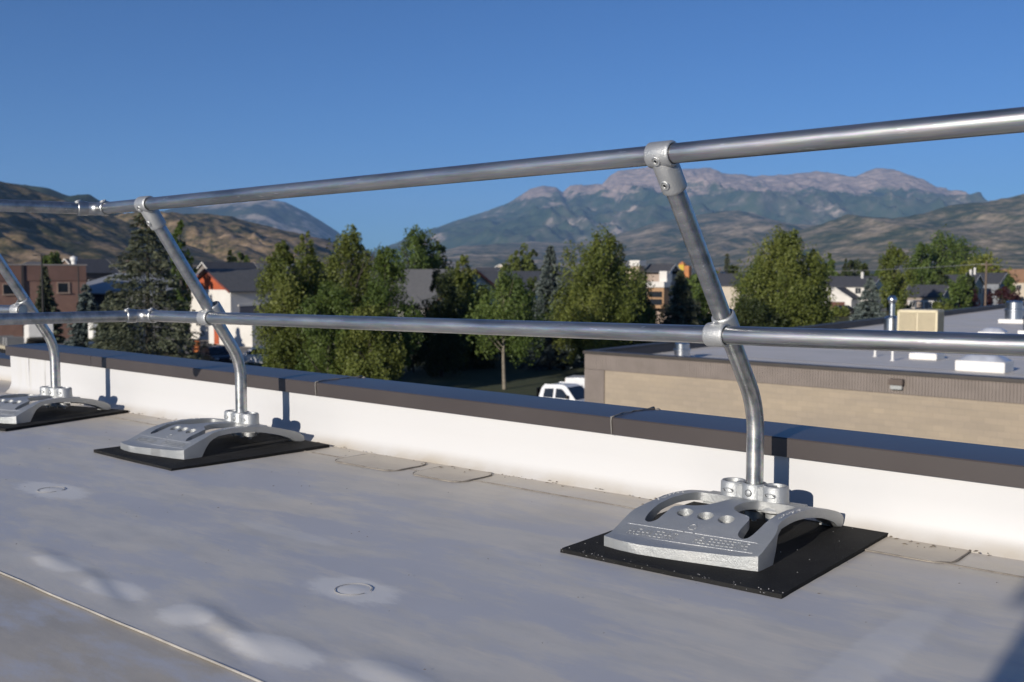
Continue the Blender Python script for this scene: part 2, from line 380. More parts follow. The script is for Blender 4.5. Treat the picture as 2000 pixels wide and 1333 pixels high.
def roof_sheet(name, x0, x1, y0, y1, z, mat, step, bumps=True):
    nx = int((x1 - x0) / step) + 1; ny = int((y1 - y0) / step) + 1
    X, Y = np.meshgrid(np.linspace(x0, x1, nx), np.linspace(y0, y1, ny))
    Z = np.full_like(X, z) + (fbm(X * .9, Y * .9, 5) - .5) * .012 * np.clip((2.6 - Y) / .6, 0, 1) + (fbm(X * 5, Y * 5, 8) - .5) * .0016
    if bumps:
        for q in plates:
            r = np.hypot(X - q[0], Y - q[1]); Z += .0022 * np.exp(-(r / .036) ** 4) - .0008 * np.exp(-((r - .045) / .008) ** 2)
        for (px, py, a, lx, ly, an) in [(190, 1138, .0045, .15, .026, -.2), (235, 1158, -.004, .10, .022, -.2), (440, 1228, .0055, .17, .028, -.25), (560, 1264, .004, .09, .04, 0), (450, 1262, -.004, .16, .026, -.22), (100, 1095, .005, .12, .03, -.1), (365, 1203, .005, .055, .045, 0), (780, 1325, .006, .12, .04, -.1)]:
            q = onz(px, py); cs, sn = math.cos(an), math.sin(an)
            u = (X - q[0]) * cs + (Y - q[1]) * sn; v = -(X - q[0]) * sn + (Y - q[1]) * cs
            Z += a * np.exp(-(u / lx) ** 2 - (v / ly) ** 2)
        # a long slack ripple running towards the camera on the right
        q0 = onz(1640, 1333); q1 = onz(1790, 1235); d = (q1 - q0)[:2]; L = np.linalg.norm(d); d /= L
        u = (X - q0[0]) * d[0] + (Y - q0[1]) * d[1]; v = -(X - q0[0]) * d[1] + (Y - q0[1]) * d[0]
        Z += .008 * np.exp(-(v / .045) ** 2) * np.clip(1 - np.clip(u - L, 0, 9) / .25, 0, 1)
        Z -= .004 * np.exp(-((v + .09) / .05) ** 2) * np.clip(1 - np.clip(u - L, 0, 9) / .25, 0, 1)
    V = np.stack([X, Y, Z], -1).reshape(-1, 3)
    i = np.arange(ny - 1)[:, None] * nx + np.arange(nx - 1)[None]
    o = mesh_np(name, V, np.stack([i, i + 1, i + nx + 1, i + nx], -1).reshape(-1, 4), mat, smooth=True); o['kind'] = 'structure'; return o
roof_sheet('roof', -6.6, 2.0, SEAM_Y, 2.86, 0, ROOF, .014)
roof_sheet('roof', -14, -6.34, SEAM_Y, 3.14, -.002, ROOF, .12, False)
ro = roof_sheet('roof_lap_sheet', -14, 3.0, -6, SEAM_Y + .02, -.006, ROOF2, .06, False)
EDGE = pm('cut membrane edge', (.44, .41, .365), (.30, .28, .25), scale=20, rough=.6)
for q in plates:
    MB().tube([(q[0] + .042 * math.cos(t), q[1] + .042 * math.sin(t), .0016 + float((fbm(np.array([q[0] * .9]), np.array([q[1] * .9]), 5)[0] - .5) * .012)) for t in np.linspace(.4, 6.2, 30)], .0009, 5).build('plate_ring', pm('plate imprint', (.34, .33, .31), rough=.8), ro)
def rz_(x, y): return float((fbm(np.array([x * .9]), np.array([y * .9]), 5)[0] - .5) * .012)
ed = MB().tube([(x, SEAM_Y - .0012 + .0008 * math.sin(x * 7) + .0006 * math.sin(x * 23), rz_(x, SEAM_Y) - .0018) for x in np.linspace(-7, 2, 160)], .0027, 6).build('lap_edge', EDGE, ro, smooth=60)

# ================================================================== PARAPET
def zc(x): return .1815 + (-x - .71) * .0079          # underside of the coping
def wall_white():
    mt, n, b = nodes('white membrane wall'); b.inputs['Roughness'].default_value = .5
    tc = N(n, 'TexCoord').outputs['Object']; sx = N(n, 'SeparateXYZ'); n.links.new(tc, sx.inputs[0])
    a = noise(n, 3.5, 6, .6, tc); s = noise(n, 5, 5, .6, tc, stretch=(4, 1, .25))
    mr = N(n, 'MapRange'); mr.interpolation_type = 'SMOOTHSTEP'; mr.inputs[1].default_value = .055; mr.inputs[2].default_value = -.01; n.links.new(sx.outputs[2], mr.inputs[0])
    f = N(n, 'Math', operation='MULTIPLY'); n.links.new(mr.outputs[0], f.inputs[0])
    rr = ramp(n, a.outputs[0], [(.35, (.3, .3, .3)), (.65, (1, 1, 1))]); n.links.new(rr.outputs[0], f.inputs[1])
    c = mixc(n, f.outputs[0], (.56, .555, .55), (.42, .365, .285))
    # rain streaks on the old end of the wall
    lx = N(n, 'MapRange'); lx.inputs[1].default_value = -5.6; lx.inputs[2].default_value = -6.1; n.links.new(sx.outputs[0], lx.inputs[0])
    st = ramp(n, s.outputs[0], [(.5, (0, 0, 0)), (.7, (.4, .4, .4))])
    f2 = N(n, 'Math', operation='MULTIPLY'); n.links.new(lx.outputs[0], f2.inputs[0]); n.links.new(st.outputs[0], f2.inputs[1])
    c = mixc(n, f2.outputs[0], c, (.47, .45, .36))
    n.links.new(c, b.inputs['Base Color'])
    t = noise(n, 2.2, 4, .5, tc); bump(n, b, t.outputs[0], .15, .02); return mt
WALL = wall_white()
COPE = pm('bronze coping paint', (.056, .047, .045), (.066, .056, .053), scale=2.5, rough=.36, detail=5, bmp=.05, bscale=3, bdist=.02, spec=.5)
CAULK = pm('old sealant', (.22, .205, .185), (.14, .13, .12), scale=60, rough=.8)
OUTW = pm('outer stucco', (.30, .25, .20), scale=4, rough=.9)
par = thing('parapet_wall', 'low white parapet wall under a dark bronze metal coping along the roof edge', 'parapet', (0, 2.8, 0))
XL, XR = -6.36, 2.0
# membrane face with a small cant at its foot
prof = [(-.045, -.01), (-.030, .006), (-.012, .022), (0., .05)]
wb = MB(); xs = np.linspace(XL + .02, XR, 60); vs = []
for x in xs:
    for (y, z) in prof + [(0, .12), (0, zc(x) + .03)]:
        vs.append((x, y + .0015 * math.sin(x * 9 + z * 20), z))
k = len(prof) + 2
wb.add(vs, [(i * k + j, (i + 1) * k + j, (i + 1) * k + j + 1, i * k + j + 1) for i in range(len(xs) - 1) for j in range(k - 1)])
wb.build('membrane_face', WALL, par, smooth=60)
for x in (XL + .22, XL + .42, -.12):
    mbs = MB(); vs = []
    for z in np.linspace(.045, zc(x) - .002, 8): vs += [(x - .0012, -.0012 + .0015 * math.sin(x * 9 + z * 20), z), (x + .0012, -.0034 + .0015 * math.sin(x * 9 + z * 20), z), (x + .045, -.0014 + .0015 * math.sin(x * 9 + z * 20), z)]
    mbs.add(vs, [(i * 3 + j, i * 3 + j + 1, i * 3 + j + 4, i * 3 + j + 3) for i in range(7) for j in range(2)]).build('weld_lap', WALL, par)
MB().box(((XL + XR) / 2, .115, GZ / 2 + .09), (XR - XL - .06, .20, -GZ + .18)).build('outer_wall', OUTW, par)
jx = [XL, ony(172, 690, 2.765)[0], ony(612, 752, 2.765)[0], ony(1190, 820, 2.765)[0], -.35, XR]
for i in range(len(jx) - 1):
    a, b_ = jx[i] + .0015, jx[i + 1] - .0015
    if i == 1: a = jx[1] + .0015
    mb = MB(); nseg = 12; vs = []
    for x in np.linspace(a, b_, nseg):
        zb = zc(x)
        sec = [(-.020, zb), (-.0215, zb + .053), (-.0185, zb + .0565), (.11, zb + .0625), (.2405, zb + .0575), (.244, zb + .054), (.243, zb - .03), (.238, zb - .03), (.237, zb + .05), (-.0165, zb + .05), (-.0155, zb)]
        vs += [(x, y, z) for y, z in sec]
    k = len(sec)
    fs = [(i2 * k + j, (i2 + 1) * k + j, (i2 + 1) * k + (j + 1) % k, i2 * k + (j + 1) % k) for i2 in range(nseg - 1) for j in range(k)]
    fs += [tuple(range(k)), tuple((nseg - 1) * k + j for j in range(k - 1, -1, -1))]
    mb.add(vs, fs).build('coping_panel', COPE, par, smooth=30)
rng = random.Random(4)
for x in jx[2:4]:
    zb = zc(x); mb = MB()
    pts = [(x, -.0215, zb - .001), (x + .001, -.0235, zb + .02), (x - .001, -.0235, zb + .045), (x, -.023, zb + .0575), (x + .004, -.012, zb + .0605)]
    mb.tube(pts, [.002, .003, .0025, .004, .0025], 8)
    pts = [(x + .003, -.012, zb + .0595)] + [(x + rng.uniform(-.006, .006), y, zb + .063 + rng.uniform(-.001, .0015)) for y in np.linspace(.02, .2, 9)] + [(x, .235, zb + .062), (x, .247, zb + .05)]
    mb.tube(pts, [.002] + [rng.uniform(.0012, .0032) for _ in range(9)] + [.006, .004], 6)
    mb.lathe([(.0, .007), (.007, .004), (.011, 0)], (x + .02, .232, zb + .057), (0, 0, 1), 8)
    mb.build('sealant_bead', CAULK, par, smooth=60)
# the parapet jogs outward past the corner
p2 = thing('parapet_wall', 'short stub of white parapet beyond the outward corner of the roof', 'parapet', (-6.36, 0, 0))
MB().box((-.13 - 3.2, 3.17, .04), (6.3, .16, .12)).build('membrane_face', WALL, p2)
MB().box((-.13 - 3.2, 3.17, .125), (6.3, .22, .05)).build('coping_panel', COPE, p2, bevel=.003)
MB().box((-.13 - 3.2, 3.2, GZ / 2 - .03), (6.26, .14, -GZ)).build('outer_wall', OUTW, p2)

# welded patches and flashing lap near the wall
PATCH_E = pm('patch edge dirt', (.16, .14, .12), (.26, .235, .2), scale=30, rough=.9)
def rrect(cx, cy, wx, wy, r, n=6):
    out = []
    for (sx, sy, a0) in ((1, 1, 0), (-1, 1, 90), (-1, -1, 180), (1, -1, 270)):
        for i in range(n + 1):
            a = R(a0 + 90 * i / n); out.append((cx + sx * (wx / 2 - r) + r * math.cos(a), cy + sy * (wy / 2 - r) + r * math.sin(a)))
    return out
for i, (c, wx, lab) in enumerate(((onz(735, 906), .34, 'rounded membrane patch welded to the roof, the longer of the pair between the black mats'), (onz(876, 929), .25, 'rounded membrane patch welded to the roof, the shorter of the pair between the black mats'), (onz(1758, 1072), .30, 'rounded membrane patch welded to the roof just past the big mat corner'))):
    pt = thing('membrane_patch', lab, 'patch', (c[0], c[1] + .02, .0), group='welded roof patches by the parapet')
    ol = rrect(0, 0, wx, .20, .05); n_ = len(ol)
    MB().add([(x, y, .0042) for x, y in ol] + [(x * 1.01, y * 1.01, .001) for x, y in ol], [tuple(range(n_))] + [(j, j + n_, (j + 1) % n_ + n_, (j + 1) % n_) for j in range(n_)]).build('patch_sheet', pm('patch membrane', (.56, .495, .40), (.50, .44, .36), scale=9, rough=.55), pt)
    el = [(x * 1.016, y * 1.016, .0030) for x, y in ol]
    MB().tube([el[j] for j in range(len(el))] + [el[0]], [.0012 + .0022 * (.5 + .5 * math.sin(j * 1.7)) for j in range(len(el) + 1)], 5).build('patch_edge', PATCH_E, pt)
fl = MB(); yl = np.linspace(-6.3, 1.9, 70)
fl.tube([(x, 2.615 + .004 * math.sin(x * 2.1) + .0015 * math.sin(x * 13), .0015) for x in yl], [.0010 + .0010 * (.5 + .5 * math.sin(x * 5.3)) for x in yl], 5)
lap = fl.build('flashing_lap', PATCH_E); lap['kind'] = 'structure'
# grit and leaf litter at the foot of the wall and scattered grains
rg = np.random.default_rng(3); gv, gf = [], []
for i in range(330):
    if i < 190: x = rg.uniform(-6, -.2); y = 2.765 - abs(rg.normal(0, .035)); s = rg.uniform(.0015, .005)
    else: x = rg.uniform(-5, 0); y = rg.uniform(1.2, 2.7); s = rg.uniform(.001, .0024)
    a = rg.uniform(0, 6); o = len(gv); el = rg.uniform(1, 2.6)
    for (dx, dy, dz) in ((1, 0, 0), (-1, 0, 0), (0, .6, 0), (0, -.6, 0), (0, 0, .7)):
        gv.append((x + s * (dx * el * math.cos(a) - dy * math.sin(a)), y + s * (dx * el * math.sin(a) + dy * math.cos(a)), .006 + s * dz))
    gf += [(o, o + 2, o + 4), (o + 2, o + 1, o + 4), (o + 1, o + 3, o + 4), (o + 3, o, o + 4)]
gr = mesh_np('grit', gv, gf, pm('dry leaf grit', (.14, .105, .07), (.22, .18, .13), scale=40, rough=.9)); tag(gr, 'brown grit and leaf crumbs scattered at the foot of the white parapet', 'grit', kind='stuff')

# ================================================================== GUARDRAIL
RR = .02415
def zu(x): return 1.009 + (x + 1.0) * .0083           # top rail height
def zl(x): return .5625 + (x + 1.0) * .0083           # mid rail height
YU, YLO = 2.14, 2.397
# --- base casting (local: x across, y towards the wall, origin under the post, z from the mat)
def ztop(v):
    return np.interp(v, [-.45, -.40, -.35, -.305, -.25, -.18, -.115, -.06, -.023, .06, .13, .165, .19], [.024, .031, .053, .0705, .0865, .0935, .0925, .088, .084, .068, .049, .034, .018])
def zbot(v):
    return np.interp(v, [-.302, -.3005, -.294, -.285, -.27, -.23, -.165, -.12, -.074, -.02, .03, .08, .115, .13, .140, .142], [0, .02, .034, .045, .055, .069, .0735, .072, .0675, .059, .048, .033, .019, .009, .003, 0])
def smooth_loop(P, it=2):
    P = [np.array(p, float) for p in P]
    for _ in range(it):
        Q = []
        for i in range(len(P)):
            a, b_ = P[i], P[(i + 1) % len(P)]; Q += [a * .75 + b_ * .25, a * .25 + b_ * .75]
        P = Q
    return P
def pin(p, poly):
    x, y = p; c = False; j = len(poly) - 1
    for i in range(len(poly)):
        xi, yi = poly[i][0], poly[i][1]; xj, yj = poly[j][0], poly[j][1]
        if (yi > y) != (yj > y) and x < (xj - xi) * (y - yi) / (yj - yi) + xi: c = not c
        j = i
    return c
def casting():
    HWD = .207
    out = []
    for u in np.linspace(-.210, .204, 24): out.append((u, float(np.interp(u, [-.212, -.16, -.1, -.05, 0, .09, .16, .207], [-.431, -.441, -.444, -.438, -.430, -.414, -.401, -.388]))))   # bowed front edge
    side = [(HWD, -.37), (HWD, -.34), (HWD, -.315), (HWD - .002, -.295), (HWD - .008, -.275), (HWD - .015, -.255), (HWD - .019, -.23)] + [(HWD - .020, v) for v in np.linspace(-.2, .16, 16)]
    out += side + [(HWD - .024, .186), (.156, .188), (.148, .17), (.146, .12), (.140, .085), (.122, .062), (.10, .055)]
    out += [(u, .055) for u in (.05, 0, -.05)]
    out += [(-.10, .055), (-.122, .062), (-.140, .085), (-.146, .12), (-.148, .17), (-.156, .188), (-HWD + .024, .186)]
    out += [(-u, v) for u, v in reversed(side)] + [(-HWD - .002, -.40)]
    def cut(s):
        P = [(.115, -.326), (.136, -.342), (.155, -.326), (.158, -.25), (.154, -.15), (.153, -.065), (.140, -.043), (.085, -.041), (.040, -.044), (.027, -.064), (.026, -.15), (.036, -.196), (.066, -.219), (.098, -.229), (.113, -.252), (.113, -.29)]
        return smooth_loop([(s * a, b_) for a, b_ in P], 2)
    holes = [cut(1), cut(-1)]
    for u in (-.064, -.004, .056): holes.append([np.array((u + .0215 * math.cos(t), -.270 + .0205 * math.sin(t))) for t in np.linspace(0, 2 * math.pi, 21)[:-1]])
    loops = [out] + holes; pts, edges = [], []
    for L in loops:
        o = len(pts); pts += [Vector((float(p[0]), float(p[1]))) for p in L]; edges += [(o + i, o + (i + 1) % len(L)) for i in range(len(L))]
    for u in np.arange(-.2, .2, .02):
        for v in np.arange(-.43, .19, .018):
            if pin((u, v), out) and not any(pin((u, v), h) for h in holes): pts.append(Vector((u, v)))
    r = delaunay_2d_cdt(pts, edges, [], 0, 1e-5); VV = [tuple(p) for p in r[0]]; FF = []
    for f in r[2]:
        c = np.mean([VV[i] for i in f], 0)
        if pin(c, out) and not any(pin(c, h) for h in holes): FF.append(tuple(f))
    n = len(VV); vv = np.array(VV)
    bm = bmesh.new(); ecount = {}
    # round the upper rim a little: inset ring comes from the bevel below
    top = [bm.verts.new((x, y, float(ztop(y)))) for x, y in VV]; bot = [bm.verts.new((x, y, float(zbot(y)))) for x, y in VV]
    for f in FF:
        try:
            bm.faces.new([top[i] for i in f]); bm.faces.new([bot[i] for i in reversed(f)])
        except ValueError: pass
        for i in range(len(f)):
            e = (f[i], f[(i + 1) % len(f)]); ecount[e] = ecount.get(e, 0) + 1
    for (a, b_) in list(ecount):
        if (b_, a) not in ecount:
            bm.faces.new([top[a], bot[a], bot[b_], top[b_]])
    bmesh.ops.recalc_face_normals(bm, faces=bm.faces[:])
    es = [e for e in bm.edges if len(e.link_faces) == 2 and e.calc_face_angle(0) > R(50)]
    bmesh.ops.bevel(bm, geom=es, offset=.0042, segments=2, affect='EDGES', clamp_overlap=True)
    me = bpy.data.meshes.new('casting'); bm.to_mesh(me); bm.free()
    return me
CAST_ME = casting()
# raised lettering: two boxed bands of worn raised marks
def lettering():
    mb = MB(); rg = random.Random(8)
    def strip(u0, u1, v0, v1, h=.0013):
        vs = []; n = 10
        for i in range(n + 1):
            u = u0 + (u1 - u0) * i / n; vv = v0 + (v1 - v0) * i / n
            for dv, dh in ((-.0021, 0), (-.0012, h), (.0012, h), (.0021, 0)): vs.append((u, vv + dv, float(ztop(vv + dv)) - .0003 + dh))
        mb.add(vs, [(i * 4 + j, (i + 1) * 4 + j, (i + 1) * 4 + j + 1, i * 4 + j + 1) for i in range(n) for j in range(3)])
    vu = lambda u: -.350 + .035 * u; vl = lambda u: -.392 + .06 * u
    for a_, b_ in ((-.185, -.022), (-.017, .006), (.012, .180)): strip(a_, b_, vu(a_), vu(b_))
    strip(-.185, .185, vl(-.185), vl(.185))
    def stroke(u, v, du, dv, wd=.0013, h=.0012):
        L = math.hypot(du, dv); nx, ny = -dv / L * wd / 2, du / L * wd / 2
        c = [(u + nx, v + ny), (u + du + nx, v + dv + ny), (u + du - nx, v + dv - ny), (u - nx, v - ny)]
        z = [float(ztop(p[1])) for p in c]
        mb.add([(p[0], p[1], zz - .0002) for p, zz in zip(c, z)] + [(p[0], p[1], zz + h) for p, zz in zip(c, z)], [(4, 5, 6, 7), (0, 1, 5, 4), (1, 2, 6, 5), (2, 3, 7, 6), (3, 0, 4, 7)])
    def glyph(u, v, w_, h_):
        for (a, b_, c, d) in rg.choice([[(0, 0, 0, 1), (0, 1, 1, 0), (0, .5, .8, 0), (0, 0, 1, 0)], [(0, 0, 0, 1), (1, 0, 0, 1), (0, .5, 1, 0)], [(0, 0, .5, 1), (1, 0, -.5, 1), (.25, .4, .5, 0)], [(0, 0, 1, 0), (1, 0, 0, .5), (0, .5, 1, 0), (0, .5, 0, .5), (0, 1, 1, 0)], [(0, 1, 1, 0), (.5, 0, 0, 1)], [(0, 0, 0, 1), (0, 0, 1, 0)]]):
            stroke(u + a * w_, v + b_ * h_, c * w_ + 1e-6, d * h_)
    for i in range(11): u = -.165 + i * .0128; glyph(u, vl(u) + .009, .0085, .021)
    for i in range(12): u = .024 + i * .0122; glyph(u, vl(u) + .009, .008, .020)
    # small rounded emblem above the band
    pts = [(-.008 + .010 * math.cos(t), -.330 + .013 * math.sin(t)) for t in np.linspace(-.2, math.pi + .2, 12)]
    for i in range(11): stroke(*pts[i], pts[i + 1][0] - pts[i][0], pts[i + 1][1] - pts[i][1], .002)
    stroke(-.014, -.337, .014, 0, .003)
    # marks along both arms
    for s in (-1, 1):
        for i in range(14):
            v = -.21 + i * .0095; u = s * .174
            for _ in range(2): stroke(u + rg.uniform(-.005, .003), v + rg.uniform(-.003, .003), rg.uniform(-.005, .005) + 1e-4, rg.uniform(-.004, .004), .0012)
    return mb
LET_ME = None
def sleeves(parent, let):
    # three sockets in a row on the crossbar
    h0, h1 = .066, .126
    for i, u in enumerate((-.063, 0, .063)):
        mb = MB(); r1, r0 = .0365, .0262
        mb.lathe([(r0, .03 - .0), (r0, h1 - .003), (r0 + .0015, h1), (r1 - .004, h1), (r1, h1 - .005), (r1 + .0005, h0 + .02), (r1 + .003, h0 + .008), (r1 + .012, h0 - .002), (r1 + .012, .058), (r0 + .004, .05)], (u, 0, 0), (0, 0, 1), 40)
        so_ = mb.build('socket', CAST, parent, smooth=40)
        if u:
            # cast slot in the face of the outer sockets
            sl_ = MB(); y = -r1 - .0006
            n_ = 8
            ring = [(.0155 * math.cos(t), .0056 * (abs(math.sin(t)) ** .6) * (1 if math.sin(t) > 0 else -1)) for t in np.linspace(0, 2 * math.pi, 17)[:-1]]
            vs = []
            for (a, b_) in ring:
                an = a / r1; vs.append((u + (r1 + .0008) * math.sin(an), -(r1 + .0008) * math.cos(an), .102 + b_))
            for (a, b_) in ring:
                an = a / r1 * .86; vs.append((u + (r1 - .006) * math.sin(an), -(r1 - .006) * math.cos(an), .102 + b_ * .6))
            k = len(ring)
            sl_.add(vs[:k], [tuple(range(k))]).build('slot', pm('slot shade', (.035, .035, .035), rough=.7, metal=.5), so_)
            lip = MB().tube([vs[j] for j in range(k)] + [vs[0]], .0016, 6).build('slot_rim', CAST, so_, smooth=60)
        else:
            MB().lathe([(.0, .003), (.0065, .003), (.0085, .0015), (.0085, -.004)], (u, -r1, .102), (0, -1, 0), 16).build('plug', CAST, so_, smooth=40)
            MB().lathe([(.0088, .0006), (.0102, .0006)], (u, -r1 - .0004, .102), (0, -1, 0), 16).build('plug_gap', FIT_D, so_)
    MB().box((0, 0, .092), (.121, .056, .058)).build('socket_web', CAST, parent, bevel=.004, smooth=40)
    mb = MB().box((0, .0, .066), (.30, .07, .026)); mb.build('crossbar_boss', CAST, parent, bevel=.006, smooth=40)
    # bolts hanging under the crossbar
    for u in (-.0605, .0, .0605):
        mb = MB().lathe([(0, .026), (.016, .026), (.016, .04), (.024, .041), (.024, .046), (.014, .05), (.014, .062)], (u, 0, 0), (0, 0, 1), 6)
        mb.lathe([(0, .018), (.007, .018), (.007, .03)], (u, 0, 0), (0, 0, 1), 10).build('nut', CAST, parent)
    # inward toes of the rear feet
    for s in (-1, 1):
        mb = MB().box((s * .152, .160, .014), (.066, .044, .028)); mb.build('foot', CAST, parent, bevel=.009, smooth=40)
def screw(mb, o, ax):
    mb.lathe([(.0125, -.006), (.0125, .001), (.0112, .0026), (.0092, .0026), (.0088, .0006), (.0062, .0006), (.0056, .0030), (.0048, .0032), (.0034, .0012), (0, .0012)], o, ax, 20)
def sleeve_prof(L, r1=.0318, r0=.0256):
    return [(r0 - .003, -L / 2 + .012), (r0, -L / 2), (r1 - .0035, -L / 2), (r1 - .0006, -L / 2 + .003), (r1, -L / 2 + .006), (r1, L / 2 - .006), (r1 - .0006, L / 2 - .003), (r1 - .0035, L / 2), (r0, L / 2), (r0 - .003, L / 2 - .012)]
def stanchion(root, x, y, rz, top, mid, xr, prz=0.):
    """x,y: post foot; top/mid: (dy,z) of rail centres relative to the foot, in the stanchion's own frame"""
    global LET_ME
    st = link('base_casting', CAST_ME.copy() if False else CAST_ME, None, root, 40, (x, y, .0125), rz)
    if not CAST_ME.materials: CAST_ME.materials.append(CAST)
    if LET_ME is None:
        o = lettering().build('lettering', FIT, st); LET_ME = o.data; o['kind'] = 'stuff'  # paler metal than the casting: sun-caught raised edges put into the colour
    else:
        o = link('lettering', LET_ME, None, st); o['kind'] = 'stuff'
    sleeves(st, None)
    cs, sn = math.cos(rz + prz), math.sin(rz + prz)
    def T(p): return (x + p[0] * cs - p[1] * sn, y + p[0] * sn + p[1] * cs, p[2])
    ty, tz = top; lean = math.atan2(-ty, tz - .355); bz = .355
    d = np.array([0, -math.sin(lean), math.cos(lean)])
    pts = [(0, 0, .045), (0, 0, .2)]
    rb = .24; tl = rb * math.tan(lean / 2); c0 = np.array([0, -rb, bz - tl])
    for a in np.linspace(0, lean, 10): pts.append((0, -rb + rb * math.cos(a), bz - tl + rb * math.sin(a)))
    end = np.array([0, ty, tz]) - d * .012
    pts.append(tuple(end))
    MB().tube([T(p) for p in pts], RR, 32).build('post', PIPE, root, smooth=60)
    nn = np.array([0, -math.cos(lean), -math.sin(lean)])                # out of the post, towards the roof side
    RX = lambda v: (v[0] * cs - v[1] * sn, v[0] * sn + v[1] * cs, v[2])
    # top tee
    mb = MB(); c = np.array([0, ty, tz])
    mb.lathe(sleeve_prof(.068), T(c), RX((1, 0, 0)), 40)
    mb.lathe([(.0250, -.10), (.0288, -.10), (.0312, -.097), (.0316, -.092), (.0316, -.02), (.026, .0)], T(c), RX(d), 40)
    te = mb.build('tee_fitting', FIT, root, smooth=40)
    for off, rr_ in ((0, .0318), (-.068, .0316)):
        s_ = MB(); o = c + d * off + nn * rr_; screw(s_, T(o), RX(nn)); s_.build('set_screw', FIT, te, smooth=35)
        MB().lathe([(0, .0022), (.0036, .0022)], T(c + d * off + nn * rr_), RX(nn), 6).build('hex_socket', FIT_D, te)
    # mid-rail crossover
    my, mz = mid; c = np.array([0, my, mz]); pc = c - nn * (.0505)
    mb = MB(); mb.lathe(sleeve_prof(.058), T(c), RX((1, 0, 0)), 40)
    mb.lathe(sleeve_prof(.058), T(pc), RX(d), 40)
    mb.box((0, 0, 0), (.05, .04, .03))
    b0 = len(mb.v) - 8; M_ = np.array([[1, 0, 0], list(nn), list(d)]).T
    for i in range(b0, len(mb.v)):
        v = M_ @ np.array(mb.v[i]) + (c + pc) / 2; mb.v[i] = T(v)
    cr = mb.build('crossover_fitting', FIT, root, smooth=40)
    dr = np.array([0, -.35, .94]); s_ = MB(); screw(s_, T(c + dr * .0315 + np.array([-.004, 0, 0])), RX(dr)); s_.build('set_screw', FIT, cr, smooth=35)
    dr = np.array([-.75, nn[1] * .66, nn[2] * .66]); s_ = MB()
    return T
gr1 = thing('guardrail', 'galvanised pipe guardrail with two inward leaning posts, two rails and a corner turn', 'guardrail')
P1 = (-1.298, 2.60); P2 = (-3.635, 2.555)
for (x, y), rz in ((P1, R(.3)), (P2, R(-2.))):
    stanchion(gr1, x, y, rz, (YU - y, zu(x)), (YLO - y, zl(x)), None, R(-3.6) if x > -2 else R(1.))
EU = np.array([-4.012, YU, zu(-4.012)]); EL = np.array([-4.11, YLO, zl(-4.11)])
ret = np.array([-math.cos(R(78)), -math.sin(R(78)), 0.])
for nm, E0, z_, y_ in (('top_rail', EU, zu, YU), ('mid_rail', EL, zl, YLO)):
    MB().tube([(x, y_, z_(x)) for x in np.linspace(E0[0] + .02, 1.6, 14)], RR, 36).build(nm, PIPE, gr1, smooth=60)
    MB().tube([E0 + ret * .02, E0 + ret * .3, E0 + ret * (.60 if nm == 'top_rail' else .66)], RR, 36).build(nm, PIPE, gr1, smooth=60)
    mb = MB(); ax = np.array([1., 0, .0083])
    for a in (ax, ret): mb.lathe(sleeve_prof(.042, .0298), E0 + a * .058, a, 36)
    arc = []
    for t in np.linspace(0, 1, 9):
        arc.append((1 - t) ** 2 * (E0 + ax * .06) + 2 * t * (1 - t) * E0 + t * t * (E0 + ret * .06))
    mb.tube(arc, .0272, 32); el = mb.build('elbow_fitting', PIPE, gr1, smooth=40)
    for a in (ax, ret):
        s_ = MB(); screw(s_, E0 + a * .066 + np.array([0, -.01, .0295]), (0, -.3, .95)); s_.build('set_screw', FIT, el, smooth=35)
gr2 = thing('guardrail', 'galvanised guardrail post turned slightly askew near the far parapet corner, rail ending at it', 'guardrail')
rz3 = R(13); x3, y3 = -5.164, 2.505
T3 = stanchion(gr2, x3, y3, rz3, (-.45, .99), (-.205, .54), None)
MB().tube([T3((-.7 - 1.2, -.205, .54)), T3((0, -.205, .54)), T3((.036, -.205, .54))], RR, 32).build('mid_rail', PIPE, gr2, smooth=60)
MB().tube([T3((-1.9, -.45, .99)), T3((0, -.45, .99)), T3((.036, -.45, .99))], RR, 32).build('top_rail', PIPE, gr2, smooth=60)

